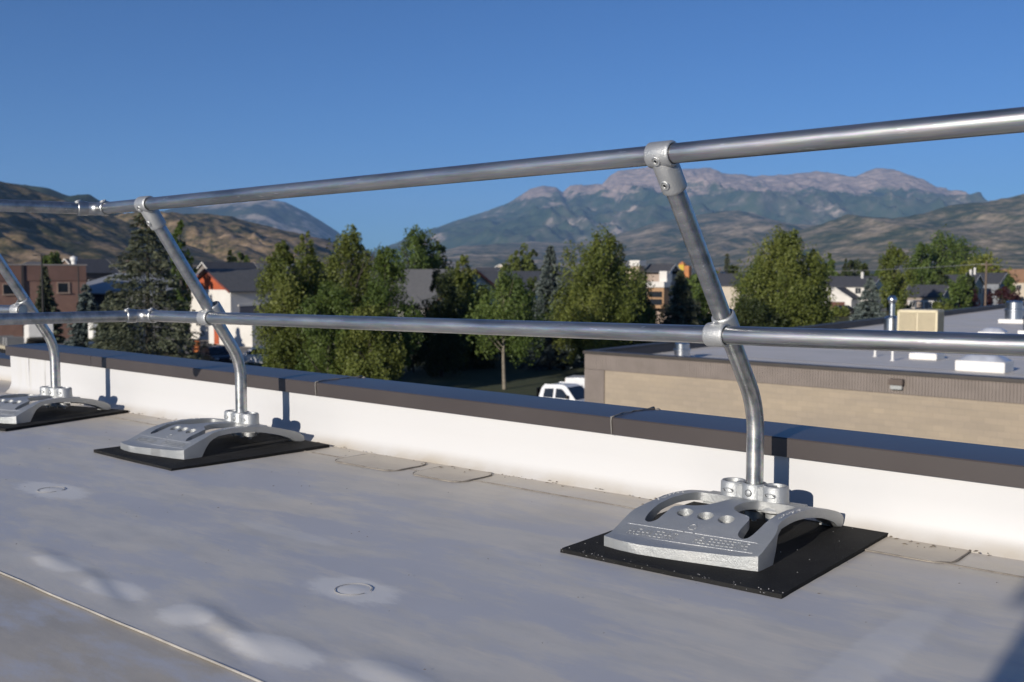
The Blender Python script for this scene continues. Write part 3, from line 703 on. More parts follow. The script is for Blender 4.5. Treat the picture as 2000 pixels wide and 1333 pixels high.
# rubber mats
mats = [(-1.281, 2.436, R(1.2), 'black rubber mat under the casting beside the rounded patch end, grit along its front edge'), (-3.605, 2.395, R(-2.2), 'black rubber mat under the middle casting, flat and clean'), (-5.135, 2.349, R(13), 'black rubber mat turned askew under the casting near the parapet corner')]
mats[0] = (*mats[0][:3], 'large black rubber mat with pale grit along its front edge, farthest from the parapet corner')
for i, (x, y, rz, lab) in enumerate(mats):
    mb = MB(); nx, ny = 24, 28; wx, wy = .605, .715; rgm = random.Random(i)
    G = [[(wx * (a / nx - .5), wy * (b_ / ny - .5), .0) for a in range(nx + 1)] for b_ in range(ny + 1)]
    def hz(a, b_): return .0125 + (.004 * max(0, math.sin(a * 4 + i)) * max(0, 1 - b_ / ny * 5) if i == 0 else 0)
    vs = []
    for lvl in (1, 0):
        for b_ in range(ny + 1):
            for a in range(nx + 1):
                p = G[b_][a]; e = .0012 * (rgm.random() - .5) if a in (0, nx) or b_ in (0, ny) else 0
                vs.append((p[0] + e, p[1] + e, (.0125 if lvl else .001)))
    n1 = (nx + 1) * (ny + 1); id_ = lambda a, b_, l: b_ * (nx + 1) + a + (0 if l else n1)
    fs = [(id_(a, b_, 1), id_(a + 1, b_, 1), id_(a + 1, b_ + 1, 1), id_(a, b_ + 1, 1)) for b_ in range(ny) for a in range(nx)]
    rim = [(a, 0) for a in range(nx)] + [(nx, b_) for b_ in range(ny)] + [(a, ny) for a in range(nx, 0, -1)] + [(0, b_) for b_ in range(ny, 0, -1)]
    for j in range(len(rim)):
        p, q_ = rim[j], rim[(j + 1) % len(rim)]; fs.append((id_(*p, 1), id_(*p, 0), id_(*q_, 0), id_(*q_, 1)))
    mb.add(vs, fs); o = mb.build('rubber_mat', RUBBER, None, None, 0, (x, y, 0), rz)
    tag(o, lab, 'mat', 'rubber mats under the guardrail castings')
    if i == 0:
        gv, gf = [], []
        for _ in range(60):
            if _ < 42: px_, py_ = rgm.uniform(-.3, .3), -.3575 + rgm.uniform(-.001, .02) ; pz = rgm.choice([.013, .013, .008])
            else: px_, py_ = rgm.uniform(-.3, .3), rgm.uniform(-.34, .34); pz = .013
            if pz < .01: py_ = -.3585
            s_ = rgm.uniform(.0007, .0019); o_ = len(gv)
            gv += [(px_ + s_, py_, pz), (px_ - s_, py_, pz), (px_, py_ + s_, pz), (px_, py_ - s_, pz), (px_, py_, pz + s_)]
            gf += [(o_, o_ + 2, o_ + 4), (o_ + 2, o_ + 1, o_ + 4), (o_ + 1, o_ + 3, o_ + 4), (o_ + 3, o_, o_ + 4)]
        sp_ = mesh_np('pale_grit', gv, gf, SPECK, o); sp_['kind'] = 'stuff'

# ================================================================== TOWN
def wm(name, c, c2=None, scale=.6, rough=.85, **k): return pm(name, c, c2, scale=scale, rough=rough, **k)
WHITE = wm('white siding', (.66, .63, .58), (.60, .57, .52)); CREAM = wm('cream siding', (.50, .43, .34), (.45, .39, .31)); TAUPE = wm('taupe siding', (.30, .25, .21))
GLASS = pm('window glass', (.02, .024, .03), rough=.08, spec=.6); TRIM = wm('pale trim', (.62, .60, .56))
SHING = wm('grey shingle', (.095, .095, .095), (.125, .122, .12), scale=2.5, detail=8); SHING_D = wm('dark shingle', (.045, .046, .055), (.065, .066, .074), scale=2.5, detail=8)
SHING_O = wm('terracotta shingle', (.27, .15, .085), (.33, .19, .11), scale=2.5, detail=8)
REDW = wm('red gable siding', (.40, .085, .03), (.34, .07, .025)); BROWN = wm('garage brown', (.13, .055, .04)); GDOOR = wm('grey garage door', (.13, .13, .15))
def window(t, c, face, w_, h_, trim=TRIM):
    x, y, z = c
    if face == '-y':
        o = MB().box((x, y - .03, z), (w_ + .24, .08, h_ + .24)).build('window', trim, t); MB().box((x, y - .075, z), (w_, .03, h_)).build('pane', GLASS, o)
        if w_ > .8: MB().box((x, y - .10, z), (.06, .03, h_)).build('mullion', trim, o)
    else:
        o = MB().box((x + .03, y, z), (.08, w_ + .24, h_ + .24)).build('window', trim, t); MB().box((x + .075, y, z), (.03, w_, h_)).build('pane', GLASS, o)
def gable(t, x, y, z0, wx, ly, hw, rise, axis, wall, roof, over=.45, gable_mat=None, fascia=TRIM):
    """one gabled block: wx along x, ly along y, z0 foot"""
    hx, hy = wx / 2, ly / 2; z1 = z0 + hw
    MB().box((x, y, z0 + hw / 2), (wx, ly, hw)).build('wall', wall, t)
    A = hx if axis == 'y' else hy; B_ = hy if axis == 'y' else hx
    def W(a, b_, z): return (x + a, y + b_, z) if axis == 'y' else (x + b_, y + a, z)
    sl_ = rise / A; th = .18
    for sgn in (-1, 1):
        g_ = MB(); b0 = sgn * B_
        g_.add([W(-A, b0, z1), W(A, b0, z1), W(0, b0, z1 + rise), W(-A, b0 - sgn * .15, z1), W(A, b0 - sgn * .15, z1), W(0, b0 - sgn * .15, z1 + rise)], [(0, 1, 2), (3, 5, 4), (0, 3, 4, 1), (1, 4, 5, 2), (2, 5, 3, 0)]).build('gable_end', gable_mat or wall, t)
    e = A + over; ze = z1 - sl_ * over; Bo = B_ + over
    r_ = None
    for sgn in (-1, 1):
        mb = MB(); P = [(sgn * e, -Bo, ze), (sgn * e, Bo, ze), (0, Bo, z1 + rise), (0, -Bo, z1 + rise)]
        mb.add([W(*p) for p in P] + [W(p[0], p[1], p[2] + th) for p in P], [(0, 1, 2, 3), (4, 5, 6, 7), (0, 1, 5, 4), (1, 2, 6, 5), (2, 3, 7, 6), (3, 0, 4, 7)])
        r_ = mb.build('roof', roof, t)
        for s2 in (-1, 1):
            b0 = s2 * (Bo + .02); mb = MB(); P = [(sgn * (e + .02), b0, ze - .08), (0, b0, z1 + rise - .08), (0, b0, z1 + rise + th + .02), (sgn * (e + .02), b0, ze + th + .02)]
            mb.add([W(*p) for p in P] + [W(p[0], p[1] - s2 * .05, p[2]) for p in P], [(0, 1, 2, 3), (7, 6, 5, 4), (0, 1, 5, 4), (1, 2, 6, 5), (2, 3, 7, 6), (3, 0, 4, 7)]).build('bargeboard', fascia, r_)
    return r_
def zpx(py, d): return HC + (HOR - py) / F * d
def bld(name, label, px, d, cat='house', group=None):
    p = gpos(px, d); return thing(name, label, cat, p, 0, group)

# ---- tan flat-roofed building next door
c0 = onz(1142, 688, -2.57); fr = onz(2000, 745, -2.57); c0 = c0[:2]; fr = fr[:2]
du = (fr - c0) / np.linalg.norm(fr - c0); dv = np.array([-.060, .998])
def TB(u, v, z): p = c0 + du * u + dv * v; return (p[0], p[1], z)
tanb = thing('commercial_building', 'flat roofed tan block building with a brown ribbed band below its dark coping', 'building')
LU, LV, ZT, ZR = 40., 104., -2.57, -2.95
def tq(mb, u0, u1, v0, v1, z0, z1):
    P = [TB(u, v, z) for z in (z0, z1) for u, v in ((u0, v0), (u1, v0), (u1, v1), (u0, v1))]
    return mb.add(P, [(3, 2, 1, 0), (4, 5, 6, 7), (0, 1, 5, 4), (1, 2, 6, 5), (2, 3, 7, 6), (3, 0, 4, 7)])
def block_mat():
    mt, n, b = nodes('tan block wall'); b.inputs['Roughness'].default_value = .9
    tc = N(n, 'TexCoord').outputs['Object']
    mp = N(n, 'Mapping'); mp.inputs['Rotation'].default_value = (R(90), 0, 0); n.links.new(tc, mp.inputs[0])
    br = N(n, 'TexBrick'); br.inputs['Scale'].default_value = 1; br.inputs['Brick Width'].default_value = .4; br.inputs['Row Height'].default_value = .2; br.inputs['Mortar Size'].default_value = .006
    br.inputs['Color1'].default_value = (.345, .285, .215, 1); br.inputs['Color2'].default_value = (.315, .262, .198, 1); br.inputs['Mortar'].default_value = (.27, .23, .18, 1)
    n.links.new(mp.outputs[0], br.inputs[0]); t = noise(n, .9, 6, .6, tc, stretch=(.4, .4, 2.2)); rr = ramp(n, t.outputs[0], [(.3, (.88, .88, .9)), (.7, (1.08, 1.06, 1.02))])
    n.links.new(mixc(n, 1., br.outputs[0], rr.outputs[0], 'MULTIPLY'), b.inputs['Base Color']); return mt
BLOCK = block_mat(); RIB = wm('brown ribbed block', (.185, .155, .135), (.215, .18, .158), scale=1.5); TCOPE = pm('dark coping', (.055, .046, .040), rough=.5)
TROOF = wm('pale roof membrane', (.58, .54, .48), (.65, .60, .54), scale=.35, rough=.6, detail=8); TROOF_D = wm('roof seam', (.30, .285, .27)); INNER = wm('parapet inner face', (.14, .125, .115))
tq(MB(), .30, LU, .30, LV, GZ, ZR - .3).build('wall_core', BLOCK, tanb)
tq(MB(), 1.05, LU, .03, .4, GZ, ZT - .72).build('wall', BLOCK, tanb)
tq(MB(), .02, .4, .4, LV, GZ, ZT - .72).build('wall', BLOCK, tanb)
tq(MB(), .05, LU, .05, .36, ZT - .72, ZT - .06).build('band_backing', RIB, tanb)
tq(MB(), .04, .36, .36, LV, ZT - .72, ZT - .06).build('band_backing', RIB, tanb)
tq(MB(), .05, 1.05, .05, .36, GZ, ZT - .72).build('pilaster_backing', RIB, tanb)
mb = MB(); u = .0; rgb = random.Random(5)
while u < 24:
    dd = rgb.uniform(0, .012); tq(mb, u + .004, u + .100, -dd * .4, .06, ZT - .70 + .004, ZT - .07); u += .104
o = mb.build('ribbed_band', RIB, tanb); o['kind'] = 'stuff'
mb = MB()
for i in range(10): tq(mb, i * .104 + .004, i * .104 + .1, -.01, .06, GZ, ZT - .71)
o = mb.build('corner_pilaster', RIB, tanb)
tq(MB(), -.06, LU, -.06, .42, ZT - .06, ZT + .06).build('coping', TCOPE, tanb)
tq(MB(), -.06, .42, .421, LV, ZT - .06, ZT + .06).build('coping', TCOPE, tanb)
tq(MB(), .36, LU, .36, LV, ZR - .3, ZR).build('roof_deck', TROOF, tanb)
tq(MB(), .363, .40, .42, LV, ZR, ZT - .06).build('parapet_inner_face', INNER, tanb)
tq(MB(), .42, LU, LV - .3, LV, ZR, ZT + .1).build('rear_parapet', INNER, tanb)
for v in (6., 13.5, 21, 30, 40, 52, 66, 82): tq(MB(), .41, LU, v, v + .14, ZR + .002, ZR + .012).build('roof_seam', TROOF_D, tanb)
BOXW = pm('white curb', (.74, .72, .68), (.68, .66, .62), scale=2, rough=.6); GALV2 = pm('bright sheet metal', (.62, .63, .64), (.54, .55, .56), scale=5, rough=.28, metal=1.)
def skylight(p, wx, wy, h, lab):
    t = thing('skylight', lab, 'skylight', (p[0], p[1], ZR), 0, 'skylights on the neighbouring roof')
    MB().box((0, 0, h / 2), (wx, wy, h)).build('curb', BOXW, t, bevel=.02)
    mb = MB(); n_ = 10; vs = []
    for i in range(n_ + 1):
        for j in range(n_ + 1):
            a, b_ = i / n_ * 2 - 1, j / n_ * 2 - 1; vs.append((a * wx * .47, b_ * wy * .47, h + .26 * (1 - a ** 4) * (1 - b_ ** 4)))
    mb.add(vs, [(i * (n_ + 1) + j, (i + 1) * (n_ + 1) + j, (i + 1) * (n_ + 1) + j + 1, i * (n_ + 1) + j + 1) for i in range(n_) for j in range(n_)])
    mb.build('dome', pm('milky acrylic', (.42, .44, .50), rough=.25), t, smooth=180)
pz = onz(1900, 727, ZR); skylight((pz[0] + .2, pz[1] + .75), 1.75, 1.3, .40, 'low white skylight with a domed milky lens, nearest the ribbed front band')
pz = onz(1801, 703, ZR); skylight((pz[0], pz[1] + .6), 1.15, 1.1, .26, 'small white skylight on the roof behind the wall lamp')
pz = onz(1935, 656, ZR); skylight((pz[0], pz[1] + .6), 1.5, 1.1, .2, 'low white skylight beyond the tan cooler unit')
def vent(px, py, hh, rad, lab, kind):
    p = onz(px, py, ZR); t = thing('roof_vent', lab, 'vent', (p[0], p[1], ZR), 0, 'metal vents on the neighbouring roof')
    if kind == 'stack':
        MB().lathe([(rad * 1.5, 0), (rad * 1.5, .95), (rad * 1.1, 1.05), (rad * .62, 1.1)], (0, 0, 0), (0, 0, 1), 24).build('base_collar', GALV2, t, smooth=40)
        MB().lathe([(rad * .6, 1.0), (rad * .6, hh - .5)], (0, 0, 0), (0, 0, 1), 16).build('pipe', GALV2, t, smooth=40)
        MB().lathe([(0, hh), (rad * .5, hh - .03), (rad * .92, hh - .2), (rad * .92, hh - .35), (rad * .55, hh - .5)], (0, 0, 0), (0, 0, 1), 20).build('cap', GALV2, t, smooth=50)
    else:
        cb = .28 if kind == 'curb' else .06
        MB().box((0, 0, cb / 2), (rad * 2.8, rad * 2.8, cb)).build('curb', BOXW, t, bevel=.02)
        MB().lathe([(rad, cb), (rad, cb + hh * .42), (rad * 1.1, cb + hh * .44), (rad * 1.1, cb + hh * .55), (rad * .95, cb + hh * .58), (rad * .95, cb + hh * .93), (rad * .8, cb + hh), (0, cb + hh * 1.02)], (0, 0, 0), (0, 0, 1), 24).build('hood', GALV2, t, smooth=30)
vent(1741, 652, 2.35, .30, 'tall silver vent stack with a round cap beside the tan cooler', 'stack')
vent(1980, 631, 1.35, .62, 'squat ribbed silver vent on a white curb beyond the tan cooler', 'curb')
vent(1332, 700, .62, .34, 'short silver drum vent just behind the coping near the building corner', 'flat')
vent(2012, 655, 1.5, .4, 'silver vent on a white curb farther along the roof from the coolers ribbed neighbour', 'curb')
for (px, py, h, lab) in ((1709, 697, .35, 'thin white pipe stub, the shorter of two on the neighbouring roof'), (1743, 705, .5, 'thin white pipe stub, the taller of two on the neighbouring roof')):
    p = onz(px, py, ZR); tag(MB().lathe([(.10, 0), (.05, .06), (.05, h), (.035, h), (.035, h - .1)], (0, 0, 0), (0, 0, 1), 12).build('pipe_stub', BOXW, None, 50, 0, (p[0], p[1], ZR)), lab, 'pipe', 'pipe stubs on the neighbouring roof')
# evaporative cooler
pa, pb, pc_ = onz(1750, 660, ZR), onz(1826, 662, ZR), onz(1853, 660, ZR)
ac = thing('cooler_unit', 'cream coloured louvred evaporative cooler box on the neighbouring roof', 'cooler', ((pa[0] + pb[0]) / 2, pa[1] + 1.1, ZR + .18), R(8))
CRM = pm('cream metal', (.60, .52, .34), (.56, .48, .32), scale=2, rough=.55); LOUV = pm('louvre', (.30, .25, .17), (.26, .22, .15), scale=3, rough=.7)
wx, wy, hh = 2.15, 2.15, 1.42
MB().box((0, 0, hh / 2), (wx - .12, wy - .12, hh - .1)).build('casing', LOUV, ac)
MB().box((0, 0, hh - .06), (wx, wy, .14)).build('lid', CRM, ac, bevel=.02)
MB().box((0, 0, -.02), (wx, wy, .12)).build('pan', CRM, ac, bevel=.02)
for sx in (-1, 1):
    for sy in (-1, 1): MB().box((sx * (wx / 2 - .05), sy * (wy / 2 - .05), hh / 2), (.1, .1, hh)).build('corner_post', CRM, ac)
for k_ in (0,):
    MB().box((0, -wy / 2 + .03, hh / 2), (.07, .06, hh - .12)).build('centre_post', CRM, ac); MB().box((wx / 2 - .03, 0, hh / 2), (.06, .07, hh - .12)).build('centre_post', CRM, ac)
mb = MB()
for i in range(30):
    u = -wx / 2 + .12 + i * (wx - .24) / 29
    mb.box((u, -wy / 2 + .045, hh / 2), (.022, .03, hh - .2)); mb.box((wx / 2 - .045, u, hh / 2), (.03, .022, hh - .2))
o = mb.build('louvres', CRM, ac); o['kind'] = 'stuff'
for sx in (-.8, .8): MB().box((sx, 0, -.13), (.12, wy, .1)).build('skid', TCOPE, ac)
# wall lamp on the ribbed band
pw = ony(1754, 750, c0[1] + du[1] * 13 - .02)
lampo = thing('wall_lamp', 'boxy brown wall pack lamp with a pale lens on the ribbed band', 'lamp', (pw[0], pw[1] - .04, pw[2]))
MB().box((0, -.1, .07), (.46, .26, .2)).build('housing', wm('lamp housing', (.13, .10, .085)), lampo, bevel=.02)
MB().box((0, -.09, -.10), (.38, .18, .15)).build('lens', pm('lamp lens', (.42, .43, .42), rough=.3), lampo, bevel=.02)

# ---- brick building, far left
BRICK = wm('red brown brick', (.24, .14, .105), (.20, .115, .088), scale=1.2, detail=8)
d = 132.; pr_ = gpos(168, d); bb_ = thing('brick_building', 'red brown brick building with a flat roof and small square windows', 'building', (pr_[0], pr_[1], GZ), R(-14))
hb = zpx(519, d) - GZ; LB = 46.
MB().box((-7, -LB / 2, hb / 2), (14, LB, hb)).build('wall', BRICK, bb_)
MB().box((-7, -LB / 2, hb + .06), (14.3, LB + .3, .16)).build('coping', wm('brick coping', (.30, .27, .25)), bb_)
MB().box((.03, -LB / 2, hb - 1.0), (.12, LB, 1.9)).build('frieze', wm('darker brick', (.185, .105, .082)), bb_)
cb_, sb_ = math.cos(R(-14)), math.sin(R(-14))
def onface(px, py):
    r_ = ray(px, py); q0 = np.array([pr_[0], pr_[1]]); nrm = np.array([cb_, sb_]); t_ = ((q0 - CAM[:2]) @ nrm) / (r_[:2] @ nrm); P_ = CAM + r_ * t_
    return float((P_[:2] - q0) @ np.array([-sb_, cb_])), P_[2] - GZ
for px, py in ((18, 566), (124, 563), (-90, 566)):
    yy, zz_ = onface(px, py); o = MB().box((.02, yy, zz_), (.14, 1.5, 1.45)).build('window', wm('brick window trim', (.36, .27, .21)), bb_); MB().box((.06, yy - .1, zz_ + .04), (.1, 1.15, 1.15)).build('pane', GLASS, o)
    MB().box((.08, yy, zz_ - .66), (.22, 1.6, .12)).build('sill', wm('brick window trim', (.36, .27, .21)), o)
yy, zz_ = onface(44, 560); MB().box((.12, yy, hb / 2), (.2, .3, hb)).build('downpipe', wm('dark downpipe', (.05, .04, .04)), bb_)
pp = atd(144, 510, d + 3); sv = tag(MB().lathe([(.3, 0), (.3, .5), (.45, .6), (.45, 1.0), (0, 1.2)], (0, 0, 0), (0, 0, 1), 12).build('roof_vent', BOXW, None, 50, 0, (pp[0], pp[1], GZ + hb + .1)), 'small white round vent on the brick building roof', 'vent')
# ---- long grey metal roofed shed beside it
t = bld('metal_shed', 'long shed with a plain grey metal roof behind the big blue spruce', 205, 140, 'shed')
METR = pm('grey metal roof', (.20, .205, .22), (.24, .245, .26), scale=.5, rough=.55)
gable(t, 2, 9, 0, 30, 18, 5.6, 2.6, 'x', wm('shed wall', (.07, .07, .08)), METR, gable_mat=wm('shed wall', (.07, .07, .08)))
# ---- white building with red gable
def red_gable(px_peak, py_peak, py_eave, d, half, ly, lab, garage):
    zp = zpx(py_peak, d) - GZ; ze = zpx(py_eave, d) - GZ
    p = gpos(px_peak, d); t = thing('gabled_building', lab, 'building', (p[0], p[1], GZ))
    gable(t, 0, ly / 2, 0, half * 2, ly, ze, zp - ze, 'y', WHITE, SHING, .6, REDW, wm('red fascia', (.16, .05, .04)))
    window(t, (half * .75, 0, 2.6), '-y', .9, 1.7, WHITE); window(t, (-half * .5, 0, 2.6), '-y', .9, 1.7, WHITE)
    if garage:
        for k_ in range(int(ly // 5)):
            o = MB().box((half + .04, 3.2 + k_ * 5, 2.3), (.14, 4.0, 4.0)).build('garage_door', GDOOR, t)
            MB().box((half + .06, 3.2 + k_ * 5, 4.42), (.2, 4.3, .22)).build('lintel', TRIM, t)
    return t
red_gable(407, 528, 566, 128, 4.6, 34, 'white walled building with an orange red gable and grey shingle roof', True)
red_gable(905, 532, 566, 140, 4.6, 32, 'white walled building with a dark red gable behind the roadside trees', True)
# grey shingle roof with eave towards us, between the aspens
d = 118; t = bld('shingled_building', 'white walled building with a broad grey shingle roof behind the aspens', 800, d, 'building')
ze = zpx(598, d) - GZ; zr_ = zpx(529, d + 9) - GZ
gable(t, -9, 7.5, 0, 24, 15, ze, zr_ - ze, 'x', WHITE, SHING, .5, WHITE, wm('red fascia', (.16, .05, .04)))
for x in (-18, -13, -8, -3): window(t, (x, 0, 2.4), '-y', 1.2, 1.4)
# ---- houses on the right
def rhouse(px, d, wx, ly, hw, rise, axis, wall, roof, lab, wins=(), sub=None, chim=None):
    t = bld('house', lab, px, d, 'house'); r_ = gable(t, 0, ly / 2, 0, wx, ly, hw, rise, axis, wall, roof)
    for (x, z, w_, h_) in wins: window(t, (x, 0, z), '-y', w_, h_)
    for y in (ly * .3, ly * .7): window(t, (wx / 2, y, hw * .72), '+x', 1.1, 1.3)
    if sub:
        sx, sw, sl2, sh, sr, sm = sub
        gable(t, sx, -sl2 / 2, 0, sw, sl2, sh, sr, 'y', wall, roof, .3)
        MB().box((sx, -sl2 - .04, 1.15), (sw * .6, .1, 2.2)).build('garage_door', sm, t)
    if chim: MB().box((chim[0], ly * .4, hw + rise + .3), (.5, .5, chim[1])).build('flue', TRIM, r_)
    return t
rhouse(1655, 225, 11, 9, 5.6, 2.0, 'x', WHITE, SHING_D, 'white two storey house with a garage gable and parked cars before it', ((-3.4, 4.6, 1.6, 1.3), (2.5, 4.6, 1.2, 1.2)), (-.5, 7.0, 5, 3.0, 2.2, BROWN), (2, 1.6))
rhouse(1430, 210, 12, 9, 6.0, 2.2, 'x', CREAM, SHING_D, 'cream house with a dark roof behind the leaning rail post', ((-3, 4.4, 1.2, 1.3), (2.5, 4.4, 1.2, 1.3)))
rhouse(1412, 300, 9, 9, 6.2, 2.6, 'y', WHITE, SHING_D, 'white gabled house farther back over the cream house roof', ((0, 5, 1.2, 1.2),))
rhouse(1803, 215, 7.5, 8, 3.6, 2.2, 'x', TAUPE, SHING_D, 'small single storey house with a dark hipped looking roof and pale porch posts', ((-2, 1.9, 1, 1.3), (2, 1.9, 1, 1.3)))
t = bld('porch', 'pale open porch posts and beam before the small dark roofed house', 1806, 209, 'porch')
for x in (-3, -1.6, 0, 1.6, 3): MB().box((x, 0, 1.3), (.22, .22, 2.6)).build('post', TRIM, t)
MB().box((0, 0, 2.72), (6.6, .4, .24)).build('beam', TRIM, t)
rhouse(1862, 250, 9, 9, 5.7, 2.2, 'x', CREAM, SHING_D, 'cream house with a dark roof beside the wooden utility pole', ((-3, 4.3, 1, 1.2), (1, 4.3, 1, 1.2)), None, (3, 2.2))
rhouse(1915, 262, 9, 11, 6.0, 2.4, 'x', wm('grey blue siding', (.22, .23, .25)), SHING_D, 'grey sided house with a dark roof and white flue', ((-2, 4.4, 1, 1.2),), None, (-2.6, 2.4))
rhouse(1968, 285, 13, 10, 6.2, 3.2, 'x', CREAM, SHING_O, 'cream house with a terracotta shingle roof', ((-3, 4.6, 1.2, 1.2), (3, 4.6, 1.2, 1.2)))
rhouse(1850, 330, 11, 9, 7.5, 2.2, 'x', WHITE, SHING_D, 'white house with a dark roof partly hidden by the big round trees', ((-3, 5, 1, 1.2),))
rhouse(1985, 520, 12, 9, 7.0, 3.0, 'y', WHITE, SHING_O, 'distant pale house above the terracotta roof', ((0, 5, 1, 1.2),))
rhouse(978, 330, 12, 9, 8.6, 2.6, 'y', CREAM, SHING_D, 'cream gabled house seen above the grey roofs in the middle of town', ((0, 6, 1.2, 1.2),))
rhouse(940, 300, 10, 8, 8.6, 1.4, 'x', wm('brown siding', (.16, .11, .085)), SHING_D, 'brown flat looking house beside the cream gabled house', ((0, 5.5, 1.2, 1.2),))
rhouse(398, 215, 10, 12, 7.0, 3.6, 'y', wm('grey tan siding', (.22, .19, .17)), SHING_D, 'grey tan gabled house rising behind the orange red gable', ((1, 5, 1, 1.2),))
rhouse(40, 260, 14, 10, 8.6, 2.6, 'x', wm('grey tan siding', (.22, .19, .17)), SHING_D, 'low roofed house behind the brick building', ((1, 5, 1, 1.2),))
rhouse(130, 250, 12, 10, 8.6, 3.2, 'y', wm('brown siding', (.16, .11, .085)), SHING_D, 'brown gabled house behind the brick building vent', ((1, 5, 1, 1.2),))
rhouse(497, 240, 16, 10, 8.0, 2.6, 'x', wm('brown siding', (.16, .11, .085)), SHING_D, 'dark roofed house beyond the grey shingle roof by the aspens', ((1, 5, 1, 1.2),))
# white and tan modern apartment block
d = 165; t = bld('apartment_block', 'white and tan stepped apartment block with a tall chimney tower between trees', 1262, d, 'building')
zz = lambda py: zpx(py, d) - GZ
MB().box((-2.3, 1, zz(518) / 2), (1.6, 1.6, zz(518))).build('tower', wm('tan render', (.40, .32, .23)), t); MB().box((-2.3, 1, zz(518) + .3), (2.0, 2.0, .9)).build('tower_cap', WHITE, t)
MB().box((-3.6, 1.5, zz(530) / 2), (1.0, 2.5, zz(530))).build('wing', wm('yellow render', (.62, .53, .34)), t)
MB().box((.6, 4, zz(530) / 2), (4.2, 3, zz(530))).build('wall', wm('pink tan render', (.42, .33, .27)), t)
MB().box((1.6, 1.2, zz(558) / 2 + 1.6), (3.0, 1.6, zz(558) - 2.4)).build('bay', wm('ochre render', (.36, .22, .12)), t)
MB().box((1.6, 1.1, zz(556)), (3.4, 2.0, .9)).build('balcony', WHITE, t); MB().box((2.3, 2.2, zz(541)), (1.4, 1.6, 1.8)).build('roof_box', WHITE, t)
for z in (zz(575), zz(590)):
    o = MB().box((1.6, .36, z), (2.4, .12, .9)).build('window', GLASS, t)
gable(t, .6, 4, zz(530) - .5, 4.2, 3, .5, 1.0, 'x', wm('pink tan render', (.42, .33, .27)), SHING_D, .4)
t = bld('playground_tower', 'small yellow and orange play structure far behind the leaning post', 1336, 420, 'playground')
MB().box((-.8, 0, 6), (2.4, 2, 12)).build('deck', wm('play yellow', (.6, .42, .05)), t); MB().box((1.6, .2, 5.8), (2.2, 2, 11.4)).build('slide_tower', wm('play orange', (.5, .2, .07)), t)
MB().add([(-2.2, -1.2, 12), (.6, -1.2, 12), (.6, 1.2, 12), (-2.2, 1.2, 12), (-.8, 0, 13.4)], [(0, 1, 4), (1, 2, 4), (2, 3, 4), (3, 0, 4), (0, 3, 2, 1)]).build('roof', wm('play orange', (.5, .2, .07)), t)
# low white sheds in the yard
def shed(px, d, wx, ly, h, lab, wall=WHITE):
    t = bld('yard_shed', lab, px, d, 'shed'); MB().box((0, ly / 2, h / 2), (wx, ly, h)).build('wall', wall, t)
    MB().box((0, ly / 2, h + .08), (wx + .4, ly + .4, .16)).build('roof', METR, t); return t
t = shed(447, 118, 8.5, 3.5, 2.7, 'long low white shed with a red door in the yard', WHITE)
MB().box((-2.6, -.04, 1.1), (.9, .1, 2.0)).build('door', REDW, t); window(t, (-1.2, 0, 1.5), '-y', .8, .8)
t = shed(185, 112, 3.2, 5.5, 3.0, 'pale grey storage container with a white end in the yard', wm('container grey', (.24, .25, .28)))
MB().box((-1.05, -.04, 1.55), (1.05, .1, 2.9)).build('door', BOXW, t)
shed(150, 150, 18, 8, 3.2, 'low flat grey yard building behind the container', wm('container grey', (.24, .25, .28)))

# ---- vehicles
CARW = pm('white car paint', (.72, .72, .72), (.68, .68, .68), rough=.25, spec=.6); CARD = pm('dark car paint', (.012, .018, .028), rough=.2, spec=.6); CARB = pm('black car paint', (.01, .01, .011), rough=.2)
TYRE = pm('tyre', (.015, .015, .015), rough=.9); RIM = pm('rim', (.4, .4, .4), rough=.3, metal=1.); LAMP = pm('headlight glass', (.55, .56, .58), rough=.1); TAIL = pm('tail light', (.35, .02, .015), rough=.2)
def wheel(t, x, y, r=.38, wd=.25):
    o = MB().lathe([(r * .62, -wd / 2), (r * .95, -wd / 2), (r, -wd / 2 + .03), (r, wd / 2 - .03), (r * .95, wd / 2), (r * .62, wd / 2)], (x, y, r), (0, 1, 0), 20).build('wheel', TYRE, t, 40)
    MB().lathe([(0, -wd * .42), (r * .3, -wd * .45), (r * .62, -wd * .38), (r * .64, 0), (r * .62, wd * .38), (r * .3, wd * .45), (0, wd * .42)], (x, y, r), (0, 1, 0), 16).build('rim', RIM, o, 40)
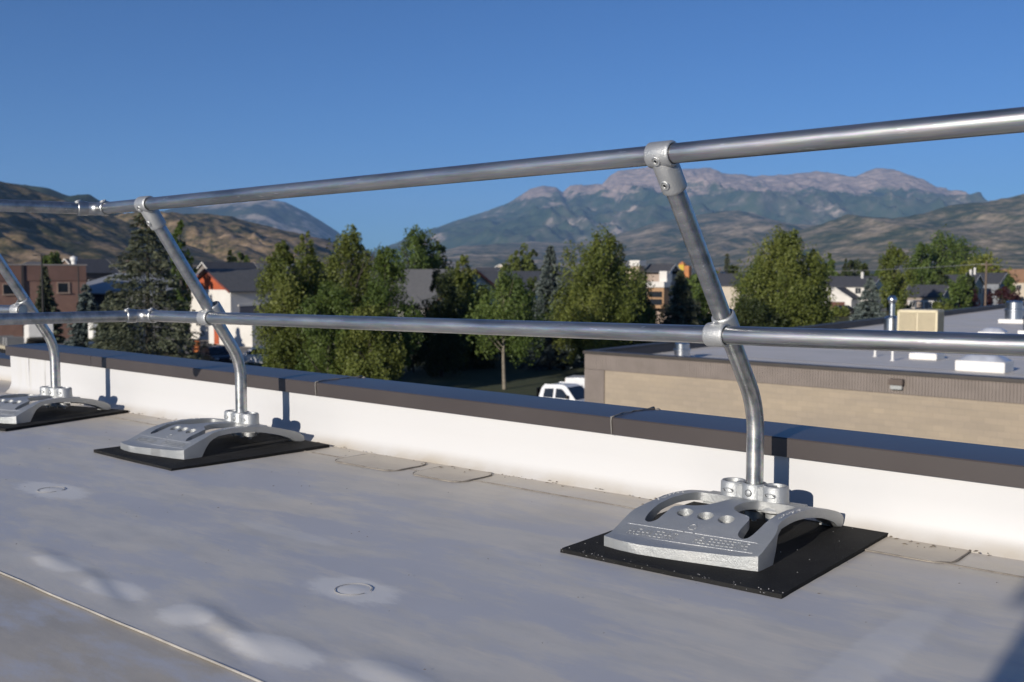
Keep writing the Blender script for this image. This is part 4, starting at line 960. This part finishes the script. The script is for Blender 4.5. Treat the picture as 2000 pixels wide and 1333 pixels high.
def car(lab, px, d, rz, paint, prof, cabin, width, wheels, wins, name='parked_car', cat='car', group='parked vehicles', glass_front=None):
    p = gpos(px, d); t = thing(name, lab, cat, (p[0], p[1], GZ + .06), rz, group); hw = width / 2
    MB().prism(prof, -hw, hw).build('body', paint, t, 40, .06, seg=3)
    # cabin tapers inwards
    n_ = len(cabin); zlo = min(z for _, z in cabin); zhi = max(z for _, z in cabin); vs = []
    for sy in (-1, 1):
        for (x, z) in cabin: vs.append((x, sy * (hw - .03 - .16 * (z - zlo) / (zhi - zlo)), z))
    MB().add(vs, [tuple(range(n_)), tuple(range(2 * n_ - 1, n_ - 1, -1))] + [(i, (i + 1) % n_, (i + 1) % n_ + n_, i + n_) for i in range(n_)]).build('cabin', paint, t, 40, .05, seg=3)
    for poly in wins:
        for sy in (-1, 1):
            vs = [(x, sy * (hw - .03 - .16 * (z - zlo) / (zhi - zlo) + .012), z) for x, z in poly] + [(x, sy * (hw - .06 - .16 * (z - zlo) / (zhi - zlo)), z) for x, z in poly]; k = len(poly)
            MB().add(vs, [tuple(range(k)), tuple(range(2 * k - 1, k - 1, -1))] + [(i, (i + 1) % k, (i + 1) % k + k, i + k) for i in range(k)]).build('side_window', GLASS, t)
    for (x0, z0, x1, z1, nm) in glass_front:
        yb = hw - .12; yt = hw - .28; dx, dz = z1 - z0, -(x1 - x0); L = math.hypot(dx, dz); sgn = 1 if nm == 'windscreen' else -1
        ox, oz = sgn * abs(dx) / L * .02, abs(dz) / L * .02
        P = [(x0 + ox, -yb, z0 + oz), (x0 + ox, yb, z0 + oz), (x1 + ox, yt, z1 + oz), (x1 + ox, -yt, z1 + oz)]
        MB().add(P + [(a - 2 * ox, b_, c - 2 * oz) for a, b_, c in P], [(0, 1, 2, 3), (7, 6, 5, 4), (0, 1, 5, 4), (1, 2, 6, 5), (2, 3, 7, 6), (3, 0, 4, 7)]).build(nm, GLASS, t)
    for x in wheels:
        for sy in (-1, 1): wheel(t, x, sy * (hw - .10))
    for poly in wins:                                   # door gaps, handles and mirrors
        x0 = min(x for x, _ in poly)
        for sy in (-1, 1):
            MB().box((x0 - .05, sy * (hw + .002), .8), (.015, .012, .62)).build('door_gap', TYRE, t); MB().box((x0 + .08, sy * (hw + .02), 1.0), (.16, .04, .03)).build('door_handle', RIM, t)
    xm = max(x for poly in wins for x, _ in poly)
    for sy in (-1, 1): MB().box((xm - .1, sy * (hw + .1), zlo + .2), (.12, .2, .2)).build('mirror', TYRE, t, None, .02)
    xf = max(x for x, _ in prof); xb = min(x for x, _ in prof)
    for sy in (-1, 1):
        MB().box((xf - .02, sy * (hw - .25), .78), (.1, .35, .18)).build('headlight', LAMP, t); MB().box((xb + .02, sy * (hw - .15), .85), (.08, .18, .32)).build('tail_light', TAIL, t)
    return t
TR_B = [(-3.1, .75), (-3.1, 1.0), (-1.05, 1.0), (-1.05, .75)]
TR_F = [(-.95, .45), (-.95, 1.2), (1.35, 1.2), (2.6, 1.12), (2.85, 1.0), (2.9, .5), (2.4, .38), (-.9, .38)]
TR_P = [(-2.9, .45), (-2.9, 1.12), (-.95, 1.14), (-.95, 1.2), (1.35, 1.2), (2.6, 1.12), (2.85, 1.0), (2.9, .5), (2.4, .38), (-2.4, .38)]
TR_C = [(-.93, 1.15), (-.80, 1.72), (-.62, 1.92), (.55, 1.95), (.78, 1.88), (1.5, 1.15)]
TR_W = [[(-.68, 1.24), (-.60, 1.72), (.0, 1.76), (.0, 1.24)], [(.16, 1.24), (.16, 1.77), (.52, 1.76), (.66, 1.68), (1.15, 1.24)]]
tp_ = car('white crew cab truck with a black flat bed beside the tan building corner', 1098, 58.5, R(4), CARW, TR_F, TR_C, 1.95, (-1.9, 1.85), TR_W, 'pickup_truck', 'pickup', glass_front=[(1.46, 1.2, .86, 1.84, 'windscreen'), (-.93, 1.22, -.78, 1.75, 'rear_window')])
MB().prism(TR_B, -1.0, 1.0).build('flat_bed', CARB, tp_, None, .03); MB().box((-1.08, 0, 1.35), (.08, 1.9, .8)).build('headboard', CARB, tp_); MB().box((-1.9, 0, .6), (2.2, .9, .25)).build('chassis', CARB, tp_)
car('white pickup mostly hidden behind the tan building corner', 1192, 70, R(20), CARW, TR_P, TR_C, 1.95, (-1.9, 1.85), TR_W, 'pickup_truck', 'pickup', glass_front=[(1.46, 1.2, .86, 1.84, 'windscreen'), (-.93, 1.22, -.78, 1.75, 'rear_window')])
SV_P = [(-2.3, .42), (-2.32, .95), (-2.2, 1.05), (1.0, 1.05), (2.1, .95), (2.3, .8), (2.32, .45), (1.9, .32), (-1.9, .32)]
SV_C = [(-2.2, 1.0), (-2.0, 1.55), (-1.75, 1.68), (.1, 1.70), (.35, 1.62), (1.15, 1.02)]
SV_W = [[(-1.9, 1.08), (-1.75, 1.52), (-1.2, 1.56), (-1.2, 1.08)], [(-1.1, 1.08), (-1.1, 1.57), (-.4, 1.57), (-.4, 1.08)], [(-.3, 1.08), (-.3, 1.57), (.15, 1.53), (.7, 1.08)]]
SG = [(1.1, 1.07, .42, 1.58, 'windscreen'), (-2.17, 1.08, -1.98, 1.52, 'rear_window')]
car('white wagon parked under the aspens edge', 505, 92, R(200), CARW, SV_P, SV_C, 1.85, (-1.4, 1.45), SV_W, glass_front=SG)
car('dark green wagon half hidden behind the coping by the leaning post', 418, 92, R(-15), CARD, SV_P, SV_C, 1.85, (-1.4, 1.45), SV_W, glass_front=SG)
car('dark blue car parked behind the long low white shed', 470, 130, R(10), CARD, SV_P, SV_C, 1.85, (-1.4, 1.45), SV_W, glass_front=SG)
car('black wagon parked before the brown garage door', 1655, 212, R(40), CARB, SV_P, SV_C, 1.85, (-1.4, 1.45), SV_W, glass_front=SG)
car('black pickup with red tail lights parked before the white house', 1685, 208, R(-30), CARB, TR_P, TR_C, 1.95, (-1.9, 1.85), TR_W, 'pickup_truck', 'pickup', glass_front=[(1.46, 1.2, .86, 1.84, 'windscreen'), (-.93, 1.22, -.78, 1.75, 'rear_window')])
# utility truck with a raised white box body, and a flatbed trailer
p = gpos(70, 106); t = thing('utility_truck', 'white utility truck with a tilted box body in the yard', 'truck', (p[0], p[1], GZ + .05), R(160), 'parked vehicles')
MB().box((0, 0, .85), (7.2, 1.9, .35)).build('chassis', wm('chassis', (.10, .095, .09)), t)
MB().prism([(-3.6, 1.9), (-3.7, 3.3), (1.4, 2.9), (1.9, 1.1), (.6, 1.05)], -1.15, 1.15).build('box_body', BOXW, t, None, .05)
MB().prism([(2.0, .8), (2.0, 2.4), (2.9, 2.45), (3.4, 1.7), (4.3, 1.5), (4.4, .8)], -1.05, 1.05).build('cab', CARW, t, None, .08)
for sy in (-1, 1): MB().prism([(2.15, 1.7), (2.15, 2.25), (2.8, 2.3), (3.15, 1.75)], sy * 1.05 - .03, sy * 1.05 + .03).build('side_window', GLASS, t)
MB().box((3.15, 0, 2.08), (.1, 1.8, .5)).build('windscreen', GLASS, t)
for x in (-2.4, -1.3, 3.3):
    for sy in (-1, 1): wheel(t, x, sy * .95, .5, .3)
p = gpos(14, 104); t = thing('flatbed_trailer', 'beige flatbed trailer with equipment behind the parapet corner', 'trailer', (p[0], p[1], GZ + .05), R(170), 'parked vehicles')
MB().box((0, 0, .95), (7, 2.2, .3)).build('deck', wm('beige deck', (.42, .37, .27)), t)
for x in (-2, -1, 1.8):
    MB().box((x, 0, 1.5), (.6, 1.6, .8)).build('crate', wm('equipment grey', (.2, .2, .2)), t)
    for sy in (-1, 1): wheel(t, x, sy * .95, .42, .3)
for (px, d, lab) in ((112, 100, 'orange barrel standing beside the utility truck'), (382, 108, 'orange barrel by the long low white shed')):
    p = gpos(px, d); tag(MB().lathe([(0, 0), (.38, 0), (.36, .25), (.38, .28), (.36, .32), (.36, .62), (.38, .65), (.36, .7), (.34, 1.1), (.2, 1.2), (0, 1.2)], (0, 0, 0), (0, 0, 1), 14).build('barrel', wm('orange plastic', (.5, .15, .04)), None, 40, 0, (p[0], p[1], GZ + .06)), lab, 'barrel', 'orange barrels in the yard')

# ---- poles and wires
WOODP = wm('pole wood', (.16, .115, .085), (.12, .085, .06), scale=3); DPOLE = wm('dark pole', (.03, .028, .027)); WIRE = pm('wire', (.25, .25, .25), rough=.5)
def pole(px, d, ytop, lab, mat, rad, arm=0., lamp=False):
    p = gpos(px, d); h = zpx(ytop, d) - GZ; t = thing('utility_pole' if not lamp else 'street_lamp', lab, 'pole' if not lamp else 'lamp', p)
    MB().tube([(0, 0, 0), (0, 0, h * .5), (0, 0, h)], [rad, rad * .9, rad * .75], 10).build('shaft', mat, t, 60)
    if arm: MB().box((0, 0, h - .5), (arm, .12, .14)).build('crossarm', mat, t)
    if lamp: MB().box((-.8, 0, h + .02), (1.7, .12, .1)).build('arm', mat, t); MB().box((-1.6, 0, h), (.6, .3, .14)).build('lamp_head', mat, t)
    return (p[0], p[1], GZ + h)
a = pole(1926, 150, 511, 'wooden utility pole rising behind the neighbouring flat roof', WOODP, .17, 1.6)
b2 = pole(1405, 262, 523, 'wooden utility pole at the far end of the sagging wires', WOODP, .17, 1.6)
pole(82, 118, 499, 'dark lamp pole before the brick building', DPOLE, .13, lamp=True)
pole(153, 121, 520, 'thin dark pole beside the small blue spruce', DPOLE, .09)
c3 = (a[0] + 34, a[1] + 30, a[2] + .2)
for i, off in enumerate((-.7, .7)):
    pts = []
    for (s_, e_) in ((b2, a), (a, c3)):
        for q in np.linspace(0, 1, 14): pts.append((s_[0] + (e_[0] - s_[0]) * q + off, s_[1] + (e_[1] - s_[1]) * q, s_[2] + (e_[2] - s_[2]) * q - .35 - 1.1 * 4 * q * (1 - q) * .8))
    tag(MB().tube(pts, .022, 5).build('power_line', WIRE, None, 60), 'sagging overhead wire strung between the wooden poles', 'wire', 'overhead wires')

# ---- trees
def leaf_mat(name, dark, mid, light, trans=.25):
    mt, n, b = nodes(name); at = N(n, 'Attribute'); at.attribute_name = 'tint'
    r = ramp(n, at.outputs['Fac'], [(0., dark), (.5, mid), (1., light)]); n.links.new(r.outputs[0], b.inputs['Base Color'])
    b.inputs['Roughness'].default_value = .55; b.inputs['Specular IOR Level'].default_value = .3
    tr = N(n, 'BsdfTranslucent'); n.links.new(r.outputs[0], tr.inputs[0]); mx = N(n, 'MixShader'); mx.inputs[0].default_value = trans
    n.links.new(b.outputs[0], mx.inputs[1]); n.links.new(tr.outputs[0], mx.inputs[2]); n.links.new(mx.outputs[0], n.nodes['Material Output'].inputs[0]); return mt
LM = dict(aspen=leaf_mat('aspen leaves', (.068, .09, .018), (.13, .155, .032), (.21, .222, .055), .3), green=leaf_mat('green leaves', (.046, .075, .017), (.09, .132, .028), (.15, .188, .046), .3),
          dark=leaf_mat('dark leaves', (.024, .036, .012), (.045, .06, .018), (.075, .09, .028)), willow=leaf_mat('willow leaves', (.11, .125, .02), (.165, .18, .03), (.22, .225, .045)),
          spruce=leaf_mat('spruce needles', (.045, .055, .030), (.08, .092, .055), (.13, .135, .085), .05), blue=leaf_mat('blue spruce needles', (.05, .068, .06), (.09, .112, .10), (.145, .17, .155), .05),
          maroon=leaf_mat('maroon leaves', (.03, .010, .012), (.05, .016, .018), (.075, .025, .026)))
BARK = wm('bark', (.085, .07, .055), (.05, .042, .034), scale=4); BARKP = wm('pale bark', (.24, .21, .16), (.15, .125, .095), scale=4)
def quads(C_, A, B_):
    V = np.stack([C_ - A - B_, C_ + A - B_, C_ + A + B_, C_ - A + B_], 1).reshape(-1, 3); return V, np.arange(len(V)).reshape(-1, 4)
def broad(h, r, base, seed, n_cl, per, leaf, tip=.5, squat=1., upr=1.5):
    """crown of clumped leaves; tip: how pointed the top is"""
    g_ = np.random.default_rng(seed)
    H = h - base; nl = int(np.clip(max(5.2 * H / r, 8 + H * 1.2), 12, 42))
    tl = np.clip((np.arange(nl) + g_.uniform(.1, .9, nl)) / nl, .04, .93); tl[-1] = .93; tl[-2] = .86
    env = np.sin(np.pi * np.clip(tl * .94 + .03, 0, 1) ** squat) ** .55 * (1 - tip * tl); env = env / env.max(); env = np.maximum(env, .16)
    tha = np.arange(nl) * 2.4 + g_.uniform(-.6, .6, nl)
    hw = r * env * .46 * g_.uniform(.65, 1.15, nl) + .04 * r; hh = np.minimum(hw * g_.uniform(1.15, 1.9, nl) * (upr / 1.5), H * .22)
    lr = r * env * .62 * g_.uniform(.35, 1.1, nl) * np.where(tl > .84, .35, 1)
    lz = np.minimum(base + H * tl, h - hh * .8)
    LC = np.stack([lr * np.cos(tha), lr * np.sin(tha), lz], -1)
    wgt = hw * hh + .02; li = g_.choice(nl, n_cl, p=wgt / wgt.sum())
    dr = g_.normal(0, 1, (n_cl, 3)); dr[:, 2] += .35; dr[:, :2] += .5 * np.stack([np.cos(tha[li]), np.sin(tha[li])], -1); dr /= np.linalg.norm(dr, axis=1)[:, None]
    C_ = LC[li] + dr * np.stack([hw[li], hw[li], hh[li]], -1) * g_.uniform(.45, 1.05, (n_cl, 1))
    C_[:, 2] = np.maximum(C_[:, 2], base * .7 + .1)
    cr = hw[li] * .30 * g_.uniform(.5, 1.3, n_cl)
    lt = g_.uniform(0, 1, nl)
    ct = .55 * lt[li] + .45 * g_.uniform(0, 1, n_cl)
    P = np.repeat(C_, per, 0); S_c = np.repeat(cr, per)[:, None]
    off = g_.normal(0, 1, (len(P), 3)); off /= np.maximum(1, np.linalg.norm(off, axis=1) / 1.5)[:, None]; off[:, 2] *= upr
    P = P + off * S_c
    u = g_.normal(0, 1, (len(P), 3)); u[:, 2] *= .6; nrm = np.concatenate([P[:, :2] * .5 / max(r, .1), np.full((len(P), 1), .25)], 1) + g_.normal(0, .55, (len(P), 3))
    u = np.cross(nrm, u); u /= np.linalg.norm(u, axis=1)[:, None] + 1e-9; v = np.cross(nrm, u); v /= np.linalg.norm(v, axis=1)[:, None] + 1e-9
    sz = leaf * g_.uniform(.6, 1.4, (len(P), 1))
    V, Fa = quads(P, u * sz * .62, v * sz * .5)
    tint = np.clip(np.repeat(ct, per) * .78 + g_.uniform(0, .22, len(P)), 0, 1)
    return V, Fa, tint
def conifer(h, r, base, seed, n_w, per, leaf, droop=.28):
    g_ = np.random.default_rng(seed); Ps, Us, Vs, Ts = [], [], [], []
    for i in range(n_w):
        t = (i + g_.uniform(0, .8)) / n_w; z0 = base + (h - base) * t; R_ = r * (1 - t) ** .85 * g_.uniform(.72, 1.12) + .12; nb = int(5 + 7 * (1 - t)); tn = g_.uniform(0, .4)
        for k_ in range(nb):
            th = 2 * np.pi * (k_ + g_.uniform(-.3, .3)) / nb + i * .7; L = R_ * g_.uniform(.7, 1.15); m_ = max(4, int(per * (.3 + .7 * L / r)))
            s_ = np.sqrt(g_.uniform(.03, 1, m_)); x = L * s_; sp = (.10 + .26 * (1 - s_)) * L * g_.normal(0, .6, m_)
            z = z0 - droop * L * s_ * (1.25 - .55 * s_) + g_.normal(0, .05, m_) * (1 + L * .3) - np.abs(g_.normal(0, .10, m_))
            P = np.stack([x * np.cos(th) - sp * np.sin(th), x * np.sin(th) + sp * np.cos(th), z], -1)
            d_ = np.stack([np.full(m_, np.cos(th)), np.full(m_, np.sin(th)), np.full(m_, -.25)], -1) + g_.normal(0, .35, (m_, 3)); d_ /= np.linalg.norm(d_, axis=1)[:, None]
            q_ = np.cross(d_, g_.normal(0, 1, (m_, 3)) + np.array([0, 0, 1.2])); q_ /= np.linalg.norm(q_, axis=1)[:, None] + 1e-9
            sz = leaf * g_.uniform(.7, 1.35, (m_, 1)); Ps.append(P); Us.append(d_ * sz); Vs.append(q_ * sz * .34); Ts.append(np.clip(tn + .25 * s_ + g_.uniform(0, .45, m_), 0, 1))
    V, Fa = quads(np.concatenate(Ps), np.concatenate(Us), np.concatenate(Vs)); return V, Fa, np.concatenate(Ts)
def trunk_mesh(h, r0, seed, base, kind, rr):
    g_ = random.Random(seed); mb = MB()
    mb.tube([(0, 0, -.1), (g_.uniform(-.1, .1), g_.uniform(-.1, .1), h * .3), (g_.uniform(-.15, .15), g_.uniform(-.15, .15), h * .65), (0, 0, h * .96)], [r0 * 1.15, r0 * .85, r0 * .5, r0 * .1], 9)
    if kind == 'broad':
        for i in range(9):
            z = base * .85 + (h - base) * (.02 + .075 * i); a = g_.uniform(0, 6.28); L = rr * g_.uniform(.5, .85)
            mb.tube([(0, 0, z), (math.cos(a) * L * .5, math.sin(a) * L * .5, z + L * .55), (math.cos(a) * L, math.sin(a) * L, z + L * 1.2)], [r0 * .42, r0 * .25, r0 * .06], 6)
    else:
        for i in range(26):
            z = base + (h - base) * (.03 + .035 * i); a = g_.uniform(0, 6.28); L = rr * (1 - (z - base) / (h - base)) * .8
            mb.tube([(0, 0, z), (math.cos(a) * L, math.sin(a) * L, z - .25 * L)], [r0 * .18, r0 * .04], 5)
    return mb
TREES = 0
def tree(px, ytop, wpx, d, kind, lab, seed, mat=None, base=None, dens=1., tip=.5, squat=1., name=None, bark=None, zoff=0., group='trees standing in the town', lean=0, upr=1.5):
    p = gpos(px, d); h = zpx(ytop, d) - GZ - zoff; r = wpx / 2 / F * d * 1.2
    con = kind in ('spruce', 'blue')
    t = thing(name or ('spruce_tree' if con else 'leafy_tree'), lab, 'tree', (p[0], p[1], GZ + zoff), random.Random(seed).uniform(0, 6), group)
    px_m = d / 1024.                                   # size of a render pixel there
    lf = max(.085, px_m * 1.2)
    if con:
        base = .25 if base is None else base
        nw = int(max(14, h / (lf * 2.0))); V, Fa, ti = conifer(h, r, base, seed, min(nw, 46), int(52 * dens), max(.13, lf * 1.35))
    else:
        base = h * .1 if base is None else base
        area = r * (h - base) * 5.2; npl = int(min(44000, area / (lf * lf) * 1.25 * dens)); per = 70; V, Fa, ti = broad(h, r, base, seed, max(24, npl // per), per, lf, tip, squat, upr)
    mesh_np('crown', V, Fa, LM[mat or kind if (mat or kind) in LM else 'green'], t, attr=ti)
    trunk_mesh(h, max(.07, h * .016), seed, base, 'con' if con else 'broad', r).build('trunk', bark or BARK, t, 60)
    return t
tree(288, 388, 235, 84, 'blue', 'tall blue green spruce reaching up to the top rail, the largest conifer', 1, 'spruce', dens=1.5)
tree(354, 424, 46, 125, 'green', 'slim bright green poplar just right of the tall spruce tip', 2, tip=.35)
tree(88, 521, 56, 122, 'spruce', 'small dark spruce before the brick wall', 3)
tree(168, 553, 78, 116, 'blue', 'low blue spruce at the brick building corner', 4)
tree(214, 566, 80, 104, 'spruce', 'low dark spruce crowding the foot of the tall spruce', 5)
tree(107, 487, 46, 185, 'green', 'round green tree behind the brick building', 6, tip=.2)
tree(552, 463, 110, 73, 'aspen', 'aspen with a yellow green spire beside the white wagon', 7, base=.5, tip=.55)
tree(600, 453, 120, 77, 'aspen', 'tall yellow green aspen second in the clump', 8, base=.6, tip=.6)
tree(688, 440, 150, 75, 'green', 'tallest aspen of the clump in the middle of town', 9, 'aspen', base=.5, tip=.6)
tree(752, 474, 105, 71, 'green', 'darker green aspen at the end of the clump toward the shaded lawn', 10, base=.5, tip=.5)
tree(640, 560, 120, 70, 'green', 'short bushy green tree filling the foot of the aspen clump', 12, base=.2, tip=.3)
tree(722, 590, 110, 68, 'aspen', 'short yellow green tree at the foot of the tallest aspen', 13, base=.2, tip=.3)
tree(806, 600, 90, 86, 'dark', 'low dark tree before the white wall under the grey shingle roof', 61, base=.2, tip=.2)
tree(940, 565, 100, 92, 'dark', 'dark tree between the loose yellow green tree and the pale trunk', 62, base=.2, tip=.25)
tree(1045, 545, 90, 96, 'dark', 'dark tree crowding the blue spruce', 63, base=.2, tip=.3)
tree(1236, 545, 80, 98, 'dark', 'dark tree covering the apartment block foot beside the olive tree', 64, base=.2, tip=.3)
tree(860, 600, 120, 96, 'dark', 'wide dark thicket tree behind the dark maple', 65, base=.1, tip=.15)
tree(815, 448, 95, 135, 'green', 'tall poplar above the grey shingle roof', 14, tip=.4)
tree(855, 470, 60, 140, 'green', 'poplar beside the tall one above the grey shingle roof', 15, tip=.4)
tree(862, 528, 100, 82, 'dark', 'dark maple on the shaded lawn', 16, base=.4, tip=.3)
tree(905, 500, 95, 88, 'aspen', 'loose yellow green tree behind the dark maple', 17, base=.5, tip=.55)
tree(985, 543, 150, 73, 'green', 'spreading green tree with a bare pale trunk on the lawn', 18, base=2.9, tip=.5, bark=BARKP)
tree(905, 640, 130, 90, 'dark', 'low dark shrub mass under the trees of the shaded lawn', 19, base=.1, tip=.1)
tree(1075, 478, 105, 90, 'blue', 'blue spruce with a bare brown tip on the lawn', 20)
tree(1160, 461, 150, 84, 'aspen', 'large olive green tree behind the tan building corner', 21, base=1.2, tip=.5)
tree(1200, 486, 120, 95, 'dark', 'dark tree behind the large olive one', 22, tip=.3)
tree(1110, 560, 120, 98, 'dark', 'dark low tree between the blue spruce and the olive tree', 23, base=.2, tip=.2)
tree(1020, 610, 140, 100, 'dark', 'dark hedge like tree behind the pale trunk', 24, base=.1, tip=.1)
tree(1330, 528, 120, 96, 'spruce', 'olive green spruce before the apartment block', 25, dens=1.2)
tree(1268, 598, 60, 92, 'aspen', 'small yellow green bush at the apartment block foot', 26, base=.2, tip=.2)
tree(1383, 560, 70, 110, 'green', 'green tree partly behind the leaning post', 27, tip=.3)
tree(1535, 456, 150, 104, 'green', 'broad cottonwood with two leaders behind the flat roof', 28, 'aspen', base=.6, tip=.5)
tree(1480, 510, 90, 108, 'green', 'green shoulder tree on the near side of the broad cottonwood', 29, base=.4, tip=.3)
tree(1585, 495, 95, 106, 'aspen', 'olive tree on the far side of the broad cottonwood', 30, base=.4, tip=.4)
tree(1470, 590, 110, 100, 'dark', 'dark low tree at the foot of the cottonwood', 31, base=.2, tip=.2)
tree(1700, 540, 64, 170, 'spruce', 'blue green spruce beside the white two storey house', 32, 'blue')
tree(1745, 484, 74, 190, 'green', 'tall green tree behind the silver vent stack', 33, 'aspen', tip=.4)
tree(1845, 466, 120, 300, 'dark', 'big round dark green tree above the houses', 34, 'green', tip=.15)
tree(1800, 478, 60, 290, 'green', 'round green tree beside the biggest round one', 35, tip=.2)
tree(1915, 504, 110, 280, 'willow', 'broad yellow green willow behind the wooden pole', 36, tip=.12)
tree(1868, 545, 64, 200, 'green', 'grey green tree before the cream house', 37, tip=.4)
tree(1808, 528, 56, 225, 'green', 'bright green tree above the small dark roof', 38, tip=.2)
tree(1892, 562, 56, 205, 'maroon', 'maroon leaved tree beside the wooden pole', 39, tip=.15)
tree(1958, 566, 60, 215, 'maroon', 'maroon leaved tree below the terracotta roof', 40, tip=.15)
tree(1968, 536, 34, 225, 'green', 'slim green tree before the terracotta roof', 41, tip=.3)
tree(1622, 489, 26, 260, 'green', 'slim green poplar above the white house', 42, tip=.4)
tree(1660, 500, 40, 300, 'green', 'green tree beyond the white house roof', 43, 'dark', tip=.4)
tree(1840, 590, 40, 190, 'aspen', 'yellow green bush by the pale porch', 44, tip=.1)
tree(1420, 497, 16, 420, 'spruce', 'lone dark spruce on the skyline beside the leaning post', 45)
tree(450, 490, 26, 300, 'spruce', 'dark narrow conifer above the grey shingle roof', 46, 'dark')
tree(470, 492, 36, 320, 'green', 'green tree beside the dark narrow conifer', 47, tip=.3)
tree(1015, 488, 70, 260, 'willow', 'yellow green tree above the cream gabled house', 48, 'aspen', tip=.2)
tree(1040, 486, 40, 300, 'dark', 'dark clump tree beside the yellow green one', 49, tip=.4)
# belts of distant trees: one of each kind, then copies
protos = []
KL = ('round green tree', 'dark round tree', 'yellow green tree', 'pointed green tree', 'dark pointed conifer')
PL = ((170, 'beyond the brick building'), (400, 'beyond the tall spruce'), (520, 'beyond the orange red gable'), (780, 'behind the aspen clump'), (1000, 'beyond the grey shingle roofs'), (1220, 'behind the olive tree'), (1450, 'beyond the apartment block'), (1600, 'behind the broad cottonwood'), (1780, 'beyond the white two storey house'), (9999, 'beyond the terracotta roof'))
for i, (mt_, tp, kd) in enumerate((('green', .3, 0), ('dark', .25, 0), ('aspen', .4, 0), ('green', .55, 0), ('dark', .6, 1))):
    t = thing('distant_tree', 'small distant tree in the belts between the town and the hills', 'tree', (0, 0, GZ), 0, 'distant trees beyond the town')
    if kd: V, Fa, ti = conifer(9.5, 2.1, .2, 90 + i, 16, 12, .75)
    else: V, Fa, ti = broad(9., 3.2, .3, 90 + i, 42, 16, .72, tp)
    mesh_np('crown', V, Fa, LM[mt_], t, attr=ti); MB().tube([(0, 0, -.1), (0, 0, 6)], [.2, .08], 6).build('trunk', BARK, t); protos.append(t)
g_ = np.random.default_rng(77); used = set(); nt_ = 0
for i in range(250):
    px = g_.uniform(-80, 2080); d = 240 * (1100 / 240.) ** g_.uniform(0, 1)
    k_ = int(g_.integers(0, 5)); p = gpos(px, d); sc_ = g_.uniform(.7, 1.25)
    if px < 260 and d < 300: continue
    if 380 < px < 520 and d < 300: sc_ *= .7
    o = protos[k_] if k_ not in used else copy_tree(protos[k_]); used.add(k_)
    o['label'] = 'small ' + KL[k_] + ' in the distant belt ' + next(v for q_, v in PL if px < q_)
    o.location = (p[0], p[1], GZ - .2); o.rotation_euler.z = g_.uniform(0, 6); o.scale = (sc_ * g_.uniform(.85, 1.35), sc_ * g_.uniform(.85, 1.35), sc_)
# shrubs at the houses
for i, (px, d, w_, ht, mt_, lab) in enumerate(((1640, 200, 50, 1.6, 'aspen', 'low yellow green shrub before the white house drive'), (1600, 190, 60, 2.2, 'green', 'low green shrub beside the cottonwood'), (1760, 195, 50, 2., 'dark', 'low dark shrub before the small house'))):
    p = gpos(px, d); t = thing('shrub', lab, 'shrub', p); V, Fa, ti = broad(ht, w_ / 2 / F * d, .05, 300 + i, 30, 24, .3, .1); mesh_np('foliage', V, Fa, LM[mt_], t, attr=ti)
    MB().tube([(0, 0, -.1), (.1, 0, ht * .6)], [.08, .03], 6).build('stem', BARK, t)

# ---- added unseen box, casts the shadow of the person at the camera
t = thing('shadow_caster', 'added grey metal box out of view behind the viewpoint, casting the corner shadow', 'shadow caster', (.57, -1.1, .01))
MB().box((.14, 0, .62), (1.9, 1.3, 1.1)).build('caster_body', GALV2, t, bevel=.02); MB().box((.14, 0, 1.2), (2.0, 1.4, .08)).build('lid', GALV2, t)
for sx in (-.6, .85): MB().box((sx, 0, .04), (.1, 1.3, .08)).build('skid', TCOPE, t)

# ---- the air
hz = MB(); X0, X1, Y0, Y1 = -18500, 17500, -7000, 18500
hz.box(((X0 + X1) / 2, (Y0 + Y1) / 2, (GZ - 9 + 1750) / 2), (X1 - X0, Y1 - Y0, 1750 - GZ + 9))
mt = bpy.data.materials.new('haze'); mt.use_nodes = True; n = mt.node_tree; n.nodes.clear()
ou = n.nodes.new('ShaderNodeOutputMaterial'); pv = n.nodes.new('ShaderNodeVolumePrincipled'); n.links.new(pv.outputs[0], ou.inputs['Volume'])
pv.inputs['Color'].default_value = (.36, .60, 1., 1); pv.inputs['Density'].default_value = 3.8e-5; pv.inputs['Anisotropy'].default_value = 0.
ho = hz.build('haze', mt); tag(ho, 'thin blue haze in the air over the valley', 'haze', kind='stuff')
